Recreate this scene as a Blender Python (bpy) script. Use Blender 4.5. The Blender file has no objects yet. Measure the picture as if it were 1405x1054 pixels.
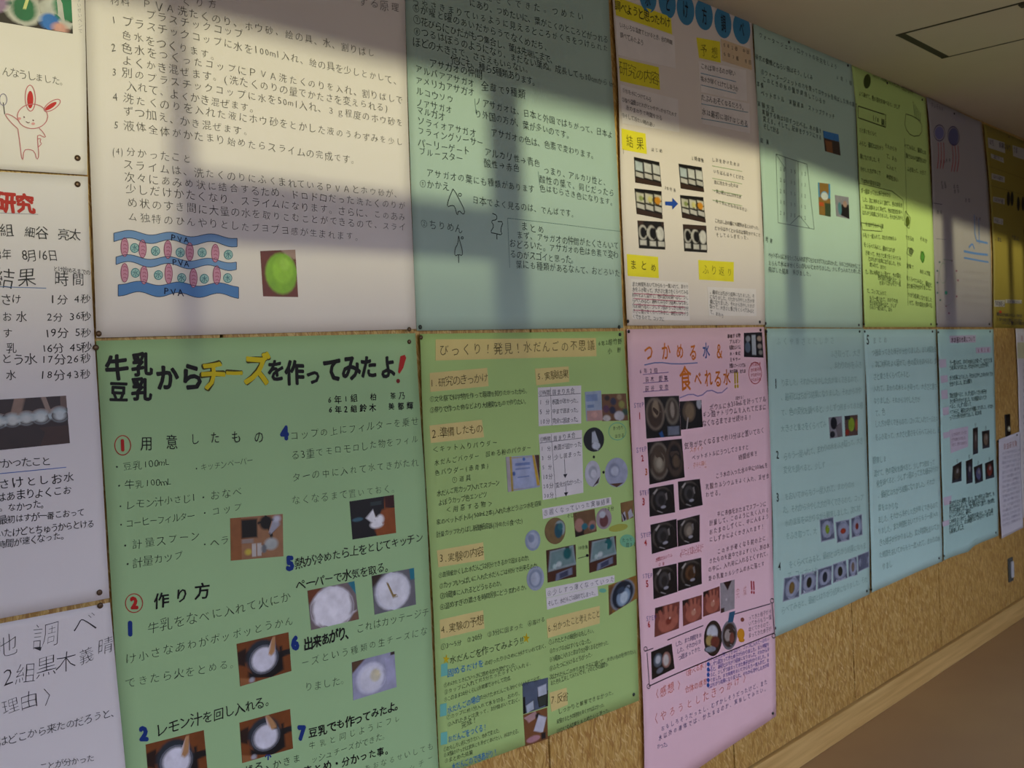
import bpy, math, random
from mathutils import Matrix, Vector
SC = bpy.context.scene
COL = SC.collection
RND = random.Random(7)

# ------------------------------------------------------------------ camera, world, sun, exposure
CA, CB, CC, FPX, DIST, EYE = 0.01863324, -0.81592172, -0.04509351, 1390.8765, 1.8, 1.508
def _rot():
    a, b, c = CA, CB, CC
    rx = Matrix(((1,0,0),(0,math.cos(a),-math.sin(a)),(0,math.sin(a),math.cos(a))))
    ry = Matrix(((math.cos(b),0,math.sin(b)),(0,1,0),(-math.sin(b),0,math.cos(b))))
    rz = Matrix(((math.cos(c),-math.sin(c),0),(math.sin(c),math.cos(c),0),(0,0,1)))
    return rz @ rx @ ry
RM = _rot()
cam = bpy.data.cameras.new('camera'); cam_o = bpy.data.objects.new('camera', cam); COL.objects.link(cam_o)
cam.sensor_width = 36; cam.lens = FPX/1405*36; cam.clip_start = 0.05; cam.clip_end = 400
W = Matrix(((1,0,0),(0,0,1),(0,-1,0)))           # (along wall, down, into wall) -> (x, y, z)
rt, dn, fw = [W @ (RM.transposed() @ Vector(v)) for v in ((1,0,0),(0,1,0),(0,0,1))]
M = Matrix((rt, -dn, -fw)).transposed().to_4x4(); M.translation = Vector((0, -DIST, EYE))
cam_o.matrix_world = M
SC.camera = cam_o
cam.dof.use_dof = True; cam.dof.focus_distance = 1.75; cam.dof.aperture_fstop = 13.0

world = bpy.data.worlds.new('world'); SC.world = world; world.use_nodes = True
bgn = world.node_tree.nodes['Background']
bgn.inputs[0].default_value = (0.72, 0.77, 1.0, 1); bgn.inputs[1].default_value = 3.5
sun = bpy.data.lights.new('sun', 'SUN'); sun.energy = 1.98; sun.color = (1.0, 0.96, 0.6); sun.angle = math.radians(1.25)
TAN = 0.105
sun_o = bpy.data.objects.new('sun', sun); COL.objects.link(sun_o)
sun_o.location = (2, -12, 6)
sun_o.rotation_euler = Vector((0, 1, -TAN)).to_track_quat('-Z', 'Y').to_euler()
SC.view_settings.view_transform = 'Standard'; SC.view_settings.look = 'None'
SC.view_settings.gamma = 1; SC.view_settings.use_curve_mapping = False
SC.view_settings.exposure = 0.0

# ------------------------------------------------------------------ helpers
def P(px, py, y=0.0):
    """point of the wall plane seen at a photograph position"""
    d = RM.transposed() @ Vector(((px-702.5)/FPX, (py-527)/FPX, 1))
    return (d.x/d.z*(DIST+y), EYE - d.y/d.z*(DIST+y))
def lin(h):
    if not isinstance(h, str): return tuple(h)
    r = []
    for i in (0, 2, 4):
        c = int(h[i:i+2], 16)/255
        r.append(c/12.92 if c <= .04045 else ((c+.055)/1.055)**2.4)
    return tuple(r)
def lin8(*c):
    return tuple((v/255/12.92 if v <= 10 else ((v/255+.055)/1.055)**2.4) for v in c)
def nt(name):
    m = bpy.data.materials.new(name); m.use_nodes = True
    t = m.node_tree; b = t.nodes['Principled BSDF']
    return m, t, b
def N(t, typ, **kw):
    n = t.nodes.new(typ)
    for k, v in kw.items():
        if k.startswith('i_'): n.inputs[k[2:].replace('_', ' ')].default_value = v
        else: setattr(n, k, v)
    return n
def paper_mat(name, col, rough=.62):
    m, t, b = nt(name); L = t.links.new
    tc = N(t, 'ShaderNodeTexCoord')
    n1 = N(t, 'ShaderNodeTexNoise', i_Scale=3.5, i_Detail=4.0); L(tc.outputs['Object'], n1.inputs['Vector'])
    mr = N(t, 'ShaderNodeMapRange', i_To_Min=.95, i_To_Max=1.04); L(n1.outputs[0], mr.inputs[0])
    mx = N(t, 'ShaderNodeMix', data_type='RGBA', blend_type='MULTIPLY'); mx.inputs[0].default_value = 1
    mx.inputs[6].default_value = (*lin(col), 1); L(mr.outputs[0], mx.inputs[7]); L(mx.outputs[2], b.inputs['Base Color'])
    n2 = N(t, 'ShaderNodeTexNoise', i_Scale=260.0, i_Detail=3.0); L(tc.outputs['Object'], n2.inputs['Vector'])
    bp = N(t, 'ShaderNodeBump', i_Strength=.12, i_Distance=.0006); L(n2.outputs[0], bp.inputs['Height']); L(bp.outputs[0], b.inputs['Normal'])
    b.inputs['Roughness'].default_value = rough; b.inputs['Specular IOR Level'].default_value = .3
    return m
def attr_mat(name, rough, spec, mott=0.0, scale=90.0):
    m, t, b = nt(name); L = t.links.new
    at = N(t, 'ShaderNodeAttribute', attribute_name='tint')
    if mott:
        tc = N(t, 'ShaderNodeTexCoord'); n1 = N(t, 'ShaderNodeTexNoise', i_Scale=scale, i_Detail=5.0); L(tc.outputs['Object'], n1.inputs['Vector'])
        mr = N(t, 'ShaderNodeMapRange', i_From_Min=.3, i_From_Max=.7, i_To_Min=1-mott, i_To_Max=1+mott); L(n1.outputs[0], mr.inputs[0])
        mx = N(t, 'ShaderNodeMix', data_type='RGBA', blend_type='MULTIPLY'); mx.inputs[0].default_value = 1
        L(at.outputs['Color'], mx.inputs[6]); L(mr.outputs[0], mx.inputs[7]); L(mx.outputs[2], b.inputs['Base Color'])
    else: L(at.outputs['Color'], b.inputs['Base Color'])
    b.inputs['Roughness'].default_value = rough; b.inputs['Specular IOR Level'].default_value = spec
    return m
def flat_mat(name, col, rough=.5, metal=0.0, mott=.06, scale=12.0):
    m, t, b = nt(name); L = t.links.new
    tc = N(t, 'ShaderNodeTexCoord'); n1 = N(t, 'ShaderNodeTexNoise', i_Scale=scale, i_Detail=4.0); L(tc.outputs['Object'], n1.inputs['Vector'])
    mr = N(t, 'ShaderNodeMapRange', i_To_Min=1-mott, i_To_Max=1+mott); L(n1.outputs[0], mr.inputs[0])
    mx = N(t, 'ShaderNodeMix', data_type='RGBA', blend_type='MULTIPLY'); mx.inputs[0].default_value = 1
    mx.inputs[6].default_value = (*lin(col), 1); L(mr.outputs[0], mx.inputs[7]); L(mx.outputs[2], b.inputs['Base Color'])
    b.inputs['Roughness'].default_value = rough; b.inputs['Metallic'].default_value = metal
    return m
def obj(name, verts, faces, mat, parent=None, kind=None, tint=None, smooth=False, label=None):
    me = bpy.data.meshes.new(name); me.from_pydata(verts, [], faces); me.materials.append(mat)
    if tint:
        at = me.color_attributes.new('tint', 'FLOAT_COLOR', 'CORNER')
        buf = []
        for f, c in zip(faces, tint):
            if isinstance(c[0], tuple): 
                for q_ in c: buf += list(q_)
            else: buf += [c[0], c[1], c[2], 1.0]*len(f)
        at.data.foreach_set('color', buf)
    if smooth: me.polygons.foreach_set('use_smooth', [True]*len(me.polygons))
    me.update()
    o = bpy.data.objects.new(name, me); COL.objects.link(o)
    if parent is not None: o.parent = parent
    if kind: o['kind'] = kind
    if label: o['label'] = label
    return o
def boxes(lst):
    v, f = [], []
    for x0, x1, y0, y1, z0, z1 in lst:
        b = len(v)
        v += [(x, y, z) for z in (z0, z1) for y in (y0, y1) for x in (x0, x1)]
        f += [tuple(b+i for i in q) for q in ((0,2,3,1),(4,5,7,6),(0,1,5,4),(2,6,7,3),(0,4,6,2),(1,3,7,5))]
    return v, f
def box(name, lst, mat, parent=None, kind=None, label=None):
    v, f = boxes(lst); return obj(name, v, f, mat, parent, kind, label=label)
def bevel(o, w=.002, s=2):
    m = o.modifiers.new('bevel', 'BEVEL'); m.width = w; m.segments = s; m.limit_method = 'ANGLE'; return o
def thing(name, label, cat, loc=(0,0,0), group=None):
    o = bpy.data.objects.new(name, None); COL.objects.link(o); o.location = loc
    o['label'] = label; o['category'] = cat; o.empty_display_size = .05
    if group: o['group'] = group
    return o

# ------------------------------------------------------------------ materials
def osb_mat():
    m, t, b = nt('oriented strand board'); L = t.links.new
    tc = N(t, 'ShaderNodeTexCoord')
    base = None
    acc = None
    for i, (ang, sc, st) in enumerate(((.2, 70, .3), (-.55, 85, .28), (.7, 110, .36))):
        mp = N(t, 'ShaderNodeMapping'); mp.inputs['Rotation'].default_value = (0, ang, 0); mp.inputs['Scale'].default_value = (sc, 1, sc*st)
        nz = N(t, 'ShaderNodeTexNoise', i_Scale=24.0, i_Detail=2.0); L(tc.outputs['Object'], nz.inputs['Vector'])
        ad = N(t, 'ShaderNodeMix', data_type='RGBA', blend_type='LINEAR_LIGHT'); ad.inputs[0].default_value = .012
        L(tc.outputs['Object'], ad.inputs[6]); L(nz.outputs['Color'], ad.inputs[7]); L(ad.outputs[2], mp.inputs['Vector'])
        vo = N(t, 'ShaderNodeTexVoronoi', i_Scale=1.0); L(mp.outputs[0], vo.inputs['Vector'])
        se = N(t, 'ShaderNodeSeparateColor'); L(vo.outputs['Color'], se.inputs[0])
        if acc is None: acc = se
        else:
            pass
        if i == 0: s0 = se
        if i == 1: s1 = se
        if i == 2: s2 = se
    gt = N(t, 'ShaderNodeMath', operation='GREATER_THAN'); gt.inputs[1].default_value = .5; L(s0.outputs[1], gt.inputs[0])
    m1 = N(t, 'ShaderNodeMix', data_type='FLOAT'); L(gt.outputs[0], m1.inputs[0]); L(s0.outputs[0], m1.inputs[2]); L(s1.outputs[0], m1.inputs[3])
    g2 = N(t, 'ShaderNodeMath', operation='GREATER_THAN'); g2.inputs[1].default_value = .62; L(s2.outputs[1], g2.inputs[0])
    m2 = N(t, 'ShaderNodeMix', data_type='FLOAT'); L(g2.outputs[0], m2.inputs[0]); L(m1.outputs[0], m2.inputs[2]); L(s2.outputs[0], m2.inputs[3])
    cr = N(t, 'ShaderNodeValToRGB'); L(m2.outputs[0], cr.inputs[0])
    e = cr.color_ramp.elements
    e[0].position = 0; e[0].color = (*lin8(168, 128, 60), 1); e[1].position = 1; e[1].color = (*lin8(202, 164, 92), 1)
    for p_, c_ in ((.2, (178, 138, 66)), (.5, (186, 148, 73)), (.8, (194, 157, 84))):
        x = e.new(p_); x.color = (*lin8(*c_), 1)
    fi = N(t, 'ShaderNodeTexNoise', i_Scale=1.0, i_Detail=4.0); mp = N(t, 'ShaderNodeMapping'); mp.inputs['Scale'].default_value = (300, 5, 16)
    L(tc.outputs['Object'], mp.inputs['Vector']); L(mp.outputs[0], fi.inputs['Vector'])
    mr = N(t, 'ShaderNodeMapRange', i_To_Min=.84, i_To_Max=1.14); L(fi.outputs[0], mr.inputs[0])
    mx = N(t, 'ShaderNodeMix', data_type='RGBA', blend_type='MULTIPLY'); mx.inputs[0].default_value = 1
    cur = cr.outputs[0]
    for ang, sx_, sz_, lo, hi, colr in ((.22, 150, 17, .60, .66, (214, 182, 116)), (-.5, 130, 18, .61, .67, (208, 176, 106)), (.75, 140, 20, .63, .68, (220, 190, 128)), (-.15, 120, 15, .61, .67, (150, 108, 48)), (.45, 150, 22, .62, .68, (158, 112, 52))):
        m2_ = N(t, 'ShaderNodeMapping'); m2_.inputs['Rotation'].default_value = (0, ang, 0)
        m3_ = N(t, 'ShaderNodeMapping'); m3_.inputs['Scale'].default_value = (sx_, 3, sz_); m3_.inputs['Location'].default_value = (ang*9, 0, ang*31)
        L(tc.outputs['Object'], m2_.inputs['Vector']); L(m2_.outputs[0], m3_.inputs['Vector'])
        ns = N(t, 'ShaderNodeTexNoise', i_Scale=1.0, i_Detail=1.0); L(m3_.outputs[0], ns.inputs['Vector'])
        mq_ = N(t, 'ShaderNodeMapRange', i_From_Min=lo-.03, i_From_Max=hi-.03, i_To_Min=0.0, i_To_Max=.75); L(ns.outputs[0], mq_.inputs[0])
        mz = N(t, 'ShaderNodeMix', data_type='RGBA'); L(mq_.outputs[0], mz.inputs[0]); L(cur, mz.inputs[6]); mz.inputs[7].default_value = (*lin8(*colr), 1); cur = mz.outputs[2]
    L(cur, mx.inputs[6]); L(mr.outputs[0], mx.inputs[7]); L(mx.outputs[2], b.inputs['Base Color'])
    bp = N(t, 'ShaderNodeBump', i_Strength=.2, i_Distance=.0015); L(m2.outputs[0], bp.inputs['Height']); L(bp.outputs[0], b.inputs['Normal'])
    b.inputs['Roughness'].default_value = .5
    return m
def wood_mat():
    m, t, b = nt('pale wood trim'); L = t.links.new
    tc = N(t, 'ShaderNodeTexCoord'); mp = N(t, 'ShaderNodeMapping'); mp.inputs['Scale'].default_value = (2.5, 40, 60)
    L(tc.outputs['Object'], mp.inputs['Vector'])
    n = N(t, 'ShaderNodeTexNoise', i_Scale=1.0, i_Detail=5.0); L(mp.outputs[0], n.inputs['Vector'])
    cr = N(t, 'ShaderNodeValToRGB'); L(n.outputs[0], cr.inputs[0]); e = cr.color_ramp.elements
    e[0].position = .3; e[0].color = (*lin8(194, 156, 90), 1); e[1].position = .7; e[1].color = (*lin8(220, 186, 118), 1)
    L(cr.outputs[0], b.inputs['Base Color']); b.inputs['Roughness'].default_value = .42
    return m
def floor_mat():
    m, t, b = nt('brown sheet floor'); L = t.links.new
    tc = N(t, 'ShaderNodeTexCoord'); n = N(t, 'ShaderNodeTexNoise', i_Scale=1.3, i_Detail=6.0); L(tc.outputs['Object'], n.inputs['Vector'])
    cr = N(t, 'ShaderNodeValToRGB'); L(n.outputs[0], cr.inputs[0]); e = cr.color_ramp.elements
    e[0].position = .3; e[0].color = (*lin8(161, 129, 93), 1); e[1].position = .72; e[1].color = (*lin8(176, 145, 101), 1)
    L(cr.outputs[0], b.inputs['Base Color']); b.inputs['Roughness'].default_value = .45
    return m
OSB, WOOD, FLOOR = osb_mat(), wood_mat(), floor_mat()
CEIL = flat_mat('ceiling board', 'd8cdb6', .8, mott=.05, scale=3)
WHITEW = flat_mat('painted wall', 'a39c90', .7)
DARK = flat_mat('dark gap', '2a2620', .7)
FRAME = flat_mat('window frame', '6b6a66', .4)
INK = attr_mat('ink', .55, .25)
CARD = attr_mat('coloured card', .6, .3, .04, 14)
PRINT = attr_mat('photo print', .38, .45, .12, 45)

# ------------------------------------------------------------------ room
CZ = 2.665
X0, X1, YF = -3.0, 9.0, -3.2
wall = box('wall_back', [(X0, X1, .014, .12, 0, CZ)], DARK, kind='structure')
joint0 = 1.995 - .917*5
k = 0
while joint0 + .917*k < X1 - .2:
    a = max(joint0 + .917*k, X0) + .0036; b_ = min(joint0 + .917*(k+1), X1) - .0036
    bevel(box('wall_panel', [(a, b_, 0, .0139, .107, CZ-.002)], OSB, wall), .0012, 1); k += 1
bb = box('baseboard_back', [(X0, X1, -.012, .0139, 0, .102)], WOOD, kind='structure'); bevel(bb, .003)
box('floor', [(X0, X1, YF-.2, .12, -.15, 0)], FLOOR, kind='structure')
HX0, HX1, HY0, HY1 = 3.76, 4.215, -.745, -.29
v, f = boxes([(X0, X1, HY1, .12, CZ, CZ+.1), (X0, X1, YF-.2, HY0, CZ, CZ+.1), (X0, HX0, HY0, HY1, CZ, CZ+.1), (HX1, X1, HY0, HY1, CZ, CZ+.1)])
obj('ceiling', v, f, CEIL, kind='structure')
box('wall_left', [(X0-.1, X0, YF-.2, .12, 0, CZ)], WHITEW, kind='structure')
box('wall_right', [(X1, X1+.1, YF-.2, .12, 0, CZ)], flat_mat('brown end wall', '5a4636', .7), kind='structure')  # unseen end wall, coloured dark to hold back light at the right
hatch = thing('ceiling_hatch', 'square ceiling access hatch with a dark edge gap above the posters', 'hatch', (3.99, -.52, CZ))
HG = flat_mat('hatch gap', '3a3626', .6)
def rel(l, o): return [(a-o[0], b-o[0], c-o[1], d-o[1], e-o[2], g-o[2]) for a, b, c, d, e, g in l]
HL = (3.99, -.52, CZ)
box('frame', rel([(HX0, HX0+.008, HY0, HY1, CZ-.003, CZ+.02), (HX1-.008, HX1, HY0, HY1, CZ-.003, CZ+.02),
                  (HX0+.008, HX1-.008, HY0, HY0+.008, CZ-.003, CZ+.02), (HX0+.008, HX1-.008, HY1-.03, HY1, CZ-.001, CZ+.02)], HL), HG, hatch)  # dark bars in place of the recessed gap, its shade put into the colour
box('hatch_panel', rel([(HX0+.01, HX1-.01, HY0+.01, HY1-.032, CZ-.002, CZ+.02)], HL), CEIL, hatch)
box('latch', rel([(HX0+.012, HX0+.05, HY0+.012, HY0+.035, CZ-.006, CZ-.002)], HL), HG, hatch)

# window wall opposite: sill, head, posts and sashes; the light and its bars on the posters come through it
HEAD, SILL = 2.225 + TAN*3.2, .85
wf = box('wall_front', [(X0, X1, YF-.1, YF, 0, SILL), (X0, -2.2, YF-.1, YF, SILL, CZ)], WHITEW, kind='structure')
box('dimming_wall', [(6.15, X1, YF-.1, YF, SILL, CZ)], flat_mat('dark dimming wall', '4a3a2c', .6), kind='structure')  # unseen wall past the windows, added dark to dim the right end
hv, hf = [], []
for xa, xb, za, zb in ((-2.2, 3.3, HEAD, HEAD), (3.3, 5.9, HEAD, HEAD-.155), (5.9, 6.15, HEAD-.155, HEAD-.17)):  # head tilted down at the right to shape the shadow edge on the posters
    b0 = len(hv)
    hv += [(x, y, z) for y in (YF-.1, YF) for x, z in ((xa, za), (xb, zb), (xb, CZ), (xa, CZ))]
    hf += [tuple(b0+i for i in q) for q in ((0,3,2,1),(4,5,6,7),(0,1,5,4),(2,3,7,6),(1,2,6,5),(0,4,7,3))]
obj('shadow_head', hv, hf, WHITEW, kind='structure')
posts = [(-2.2, .05), (-1.1, .12), (.0-.5, .05), (1.01, .045), (1.92, .13), (3.45, .13), (5.0, .14), (5.91, .08), (6.15, .04)]
for i in range(len(posts)-1):
    (xa, wa), (xb, wb) = posts[i], posts[i+1]
    l = [(xa+.0-wa/2 if i == 0 else xa, xa+wa/2, YF-.08, YF-.02, SILL, HEAD), (xb-wb/2, xb, YF-.08, YF-.02, SILL, HEAD),
         (xa+wa/2, xb-wb/2, YF-.08, YF-.02, SILL, SILL+.05)]
    if i == 3: l.append((xa+wa/2, xb-wb/2, YF-.08, YF-.02, 1.795+TAN*3.2, 1.92+TAN*3.2))
    box('window_%d' % (i+1), l, FRAME, kind='structure')
# unseen block added across the yard so its top edge cuts the low sun
box('sun_blocker', [(-40, 60, -33, -27, -12, 1.76+TAN*27)], flat_mat('added sun block', '8a8378', .8), kind='structure')
box('ground_outside', [(-60, 80, -60, YF-1.5, -12.3, -12)], flat_mat('yard', '7a6f5e', .9), kind='structure')

# ------------------------------------------------------------------ posters
def interp(pl, t):
    n = len(pl)
    if t <= pl[0][1]: return pl[0][0]
    for a, b in zip(pl, pl[1:]):
        if t <= b[1]: return a[0] + (b[0]-a[0])*(t-a[1])/(b[1]-a[1])
    return pl[-1][0]
class Poster:
    def __init__(s, name, label, cat, col, L, R, base=.004, amp=.0028, bottom=None, top=None):
        s.L = [P(*q) for q in L]; s.R = [P(*q) for q in R]
        s.base, s.amp = base, amp; s.ph = RND.uniform(0, 6)
        x0 = min(p[0] for p in s.L); s.x0 = x0; s.x1 = max(p[0] for p in s.R); s.z0 = s.L[-1][1]
        s.root = thing(name, label, cat, (x0, 0, s.z0))
        s.buf = {}; s.layer = 0
        nu, nv = 22, 30
        def side(pl):
            r = []
            zt, zb = pl[0][1], pl[-1][1]
            q = [(p[0], zt-p[1]) for p in pl]
            for j in range(nv+1):
                t = (zt-zb)*j/nv; r.append((interp(q, t), zt-t))
            return r
        l, r = side(s.L), side(s.R)
        for _ in range(2):
            for a in (l, r):
                for j in range(1, nv): a[j] = ((a[j-1][0]+2*a[j][0]+a[j+1][0])/4, a[j][1])
        bt = [P(*q) for q in bottom] if bottom else None
        vs = []
        for j in range(nv+1):
            for i in range(nu+1):
                u = i/nu; x = l[j][0]+(r[j][0]-l[j][0])*u; z = l[j][1]+(r[j][1]-l[j][1])*u
                if bt:
                    zb = interp([(p[1], p[0]) for p in bt], x) - (l[nv][1]+(r[nv][1]-l[nv][1])*u)
                    z += zb*(j/nv)**4
                vs.append((x, z))
        front = [s.q(x, z) for x, z in vs]
        back = [(x, y+.0004, z) for x, y, z in front]
        W_ = nu+1; n = len(front); fs = []
        for j in range(nv):
            for i in range(nu):
                a = j*W_+i; fs.append((a+W_, a+W_+1, a+1, a)); fs.append((n+a, n+a+1, n+a+W_+1, n+a+W_))
        per = [i for i in range(W_)] + [j*W_+nu for j in range(1, nv+1)] + [nv*W_+i for i in range(nu-1, -1, -1)] + [j*W_ for j in range(nv-1, 0, -1)]
        for a, b in zip(per, per[1:]+per[:1]): fs.append((a, b, n+b, n+a))
        sheet = obj('paper_sheet', front+back, fs, paper_mat(label.split(' poster')[0][:40], col), s.root, smooth=True)
    def f(s, x, z):
        a, p = s.amp, s.ph
        u = min(1, max(0, (x-s.x0)/(s.x1-s.x0)))
        return s.base + a*(1.05+.45*math.sin(7.1*x+2.0*z+p)+.35*math.sin(4.3*z-5.2*x+1.7*p)+.25*math.sin(17*x+1.3*p+1.1*math.sin(5*z))) + a*.5*abs(2*u-1)**6*(1+math.sin(9*z+p))
    def q(s, x, z, e=0.0):
        return (x-s.x0, -(s.f(x, z)+e), z-s.z0)
    def add(s, key, pts, faces, col, e):
        b = s.buf.setdefault(key, ([], [], []))
        n = len(b[0]); b[0].extend(s.q(x, z, e) for x, z in pts)
        b[1].extend(tuple(n+i for i in f) for f in faces); b[2].extend([lin(col)]*len(faces))
    # text along a line, from the middle of the first to the middle of the last character cell
    def T(s, text, x0, y0, x1, y1, h, ink='4a4a48', w=-.012, key='handwriting', jit=1.0, fill=False, asp=1.0):
        A, B = P(x0, y0), P(x1, y1)
        dx, dz = B[0]-A[0], B[1]-A[1]; ln = math.hypot(dx, dz)
        H = P(x0, y0-h/2)[1]-P(x0, y0+h/2)[1]
        if fill:
            n = max(2, int(ln/(H*1.0))); st = RND.randrange(0, max(1, len(text)-n)); text = (text*3)[st:st+n]
        n = len(text); cells = [.56 if ord(ch) < 0x250 else 1.0 for ch in text]; adv = ln/sum(cells)
        cum = [sum(cells[:k])+cells[k]/2 for k in range(n)]
        bold = w > .008; w0, w = w, min(w, .004)
        ux, uz = dx/ln, dz/ln
        w_ = min(H*1.05, adv*1.04)*1.06
        if n < 3: w_ = H*asp
        for i, ch in enumerate(text):
            if ch in ' 　': continue
            gv, gf, cx, cy = glyph(ch, w)
            t = adv*cum[i]
            jx, jz = RND.uniform(-.04, .04)*jit*H, RND.uniform(-.05, .05)*jit*H
            ro = RND.uniform(-.09, .09)*jit; sc = 1+RND.uniform(-.13, .11)*jit
            p1, p2 = RND.uniform(0, 6), RND.uniform(0, 6); wa = .022*jit
            hc = H*1.05*sc; wc = w_*sc; sh = RND.uniform(-.05, .12)*jit
            dd = w0-.004
            for ox, oz in (((0, 0),) if not bold else ((0, 0), (dd, 0), (-dd, 0), (0, dd), (0, -dd), (dd*.7, dd*.7), (-dd*.7, -dd*.7), (dd*.7, -dd*.7), (-dd*.7, dd*.7))):
              pts = []
              for gx, gy in gv:
                a = gx-cx+ox; b = gy-cy+oz
                a2 = a + wa*math.sin(6*b+p1) + sh*b*.6; b2 = b + wa*math.sin(5*a+p2)
                a3 = a2-ro*b2; b3 = b2+ro*a2
                X = A[0]+ux*(t+jx)+ux*a3*wc; Z = A[1]+uz*(t+jx)+jz+uz*a3*wc+b3*hc
                pts.append((X, Z))
              s.add(key, pts, gf, ink, s.eps+(ox+2*oz)*.0003)
    eps = .0009
    def S(s, pts, wpx, ink='4a4a48', key='drawing', closed=False):
        """pen stroke through photograph positions, wpx pixels wide"""
        q = [P(*p) for p in pts]
        if closed: q.append(q[0])
        if len(q) > 2 and not (closed and len(pts) == 4):      # smooth once
            r = [q[0]]
            for a, b in zip(q, q[1:]): r += [(a[0]*.75+b[0]*.25, a[1]*.75+b[1]*.25), (a[0]*.25+b[0]*.75, a[1]*.25+b[1]*.75)]
            r.append(q[-1]); q = r
        r = [q[0]]
        for a, b in zip(q, q[1:]):
            m = max(1, int(math.hypot(b[0]-a[0], b[1]-a[1])/.02)); r += [(a[0]+(b[0]-a[0])*k/m, a[1]+(b[1]-a[1])*k/m) for k in range(1, m+1)]
        q = r
        w = (P(pts[0][0], pts[0][1]-wpx/2)[1]-P(pts[0][0], pts[0][1]+wpx/2)[1])/2
        vs, fs = [], []
        for i, p in enumerate(q):
            a, b = q[max(0, i-1)], q[min(len(q)-1, i+1)]
            tx, tz = b[0]-a[0], b[1]-a[1]; l = math.hypot(tx, tz) or 1
            nx, nz = -tz/l*w, tx/l*w
            vs += [(p[0]+nx, p[1]+nz), (p[0]-nx, p[1]-nz)]
            if i: k = 2*i; fs.append((k-2, k-1, k+1, k))
        s.layer += 1
        s.add(key, vs, fs, ink, s.eps+.00004+.00001*(s.layer % 9))
    def F(s, pts, col, key='drawing', e=0.0):
        s.add(key, [P(*p) for p in pts], [tuple(range(len(pts)))[::-1]], col, s.eps-.0002+e)
    def E(s, cx, cy, rx, ry, col, key='drawing', e=0.0, rot=0.0, n=20):
        pts = []
        for i in range(n):
            a = 2*math.pi*i/n; u, v = rx*math.cos(a), ry*math.sin(a)
            pts.append((cx+u*math.cos(rot)-v*math.sin(rot), cy+u*math.sin(rot)+v*math.cos(rot)))
        s.F(pts, col, key, e)
    def O(s, cx, cy, rx, ry, w, ink, key='drawing', rot=0.0, n=16):
        s.S([(cx+rx*math.cos(a)*math.cos(rot)-ry*math.sin(a)*math.sin(rot), cy+rx*math.cos(a)*math.sin(rot)+ry*math.sin(a)*math.cos(rot)) for a in [2*math.pi*i/n for i in range(n)]], w, ink, key, True)
    # a glued-on slip or photo: quad TL TR BR BL in photograph positions, shapes in its own 0..1 frame (v down)
    def slip(s, quad, col, name='paper_slip', shapes=(), mat=None, label=None, rnd=False, grid=5):
        c = [P(*p) for p in quad]
        def bl(u, v):
            return tuple((c[0][i]*(1-u)+c[1][i]*u)*(1-v)+(c[3][i]*(1-u)+c[2][i]*u)*v for i in (0, 1))
        vs, fs, ts, drawn = [], [], [], []
        def poly(pts, colr, e):
            n = len(vs); k_ = len(pts); cl = lin(colr)
            if mat is None or e <= e0:
                vs.extend(s.q(*bl(u, v), e) for u, v in pts); fs.append(tuple(range(n, n+k_))[::-1]); ts.append(cl); return
            mu, mv = sum(p_[0] for p_ in pts)/k_, sum(p_[1] for p_ in pts)/k_      # soft edge, as in a small print
            fe = min(.035, .25*max(.01, min(max(p_[0] for p_ in pts)-min(p_[0] for p_ in pts), max(p_[1] for p_ in pts)-min(p_[1] for p_ in pts))))
            for sg in (-1, 1):
                for u, v in pts:
                    d_ = math.hypot(u-mu, v-mv) or 1; g_ = 1+sg*fe/d_
                    vs.append(s.q(*bl(min(1, max(0, mu+(u-mu)*g_)) if sg > 0 or 0 < u < 1 else u, min(1, max(0, mv+(v-mv)*g_)) if sg > 0 or 0 < v < 1 else v), e))
            fs.append(tuple(range(n, n+k_))[::-1]); ts.append(cl)
            under = []
            for i_ in range(k_):
                d_ = math.hypot(pts[i_][0]-mu, pts[i_][1]-mv) or 1; g_ = 1+fe*1.3/d_
                pu, pv = mu+(pts[i_][0]-mu)*g_, mv+(pts[i_][1]-mv)*g_; cc_ = lin(col)
                for pp_, c2_ in drawn:
                    ins = False; j_ = len(pp_)-1
                    for a_ in range(len(pp_)):
                        if (pp_[a_][1] > pv) != (pp_[j_][1] > pv) and pu < (pp_[j_][0]-pp_[a_][0])*(pv-pp_[a_][1])/(pp_[j_][1]-pp_[a_][1])+pp_[a_][0]: ins = not ins
                        j_ = a_
                    if ins: cc_ = c2_
                under.append(cc_)
            for i_ in range(k_):
                j_ = (i_+1) % k_; fs.append((n+j_, n+i_, n+k_+i_, n+k_+j_)); ts.append(((*cl, 1.0), (*cl, 1.0), (*under[i_], 1.0), (*under[j_], 1.0)))
            drawn.append((pts, cl))
        e0 = .0007 if mat is None else .00085
        if rnd: poly([(.5+.5*math.cos(a), .5+.5*math.sin(a)) for a in [2*math.pi*i/28 for i in range(28)]], col, e0)
        else:
            n0 = len(vs); g = grid
            vs.extend(s.q(*bl(i/g, j/g), e0) for j in range(g+1) for i in range(g+1))
            for j in range(g):
                for i in range(g):
                    a = n0+j*(g+1)+i; fs.append((a+g+1, a+g+2, a+1, a)); ts.append(lin(col))
            # edge turned back to the sheet so the slip has thickness
            per = [n0+i for i in range(g+1)]+[n0+j*(g+1)+g for j in range(1, g+1)]+[n0+g*(g+1)+i for i in range(g-1, -1, -1)]+[n0+j*(g+1) for j in range(g-1, 0, -1)]
            m = len(vs); vs.extend((vs[i][0], vs[i][1]+e0, vs[i][2]) for i in per)
            for i in range(len(per)):
                j = (i+1) % len(per); fs.append((per[i], per[j], m+j, m+i)); ts.append(lin(col))
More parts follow.
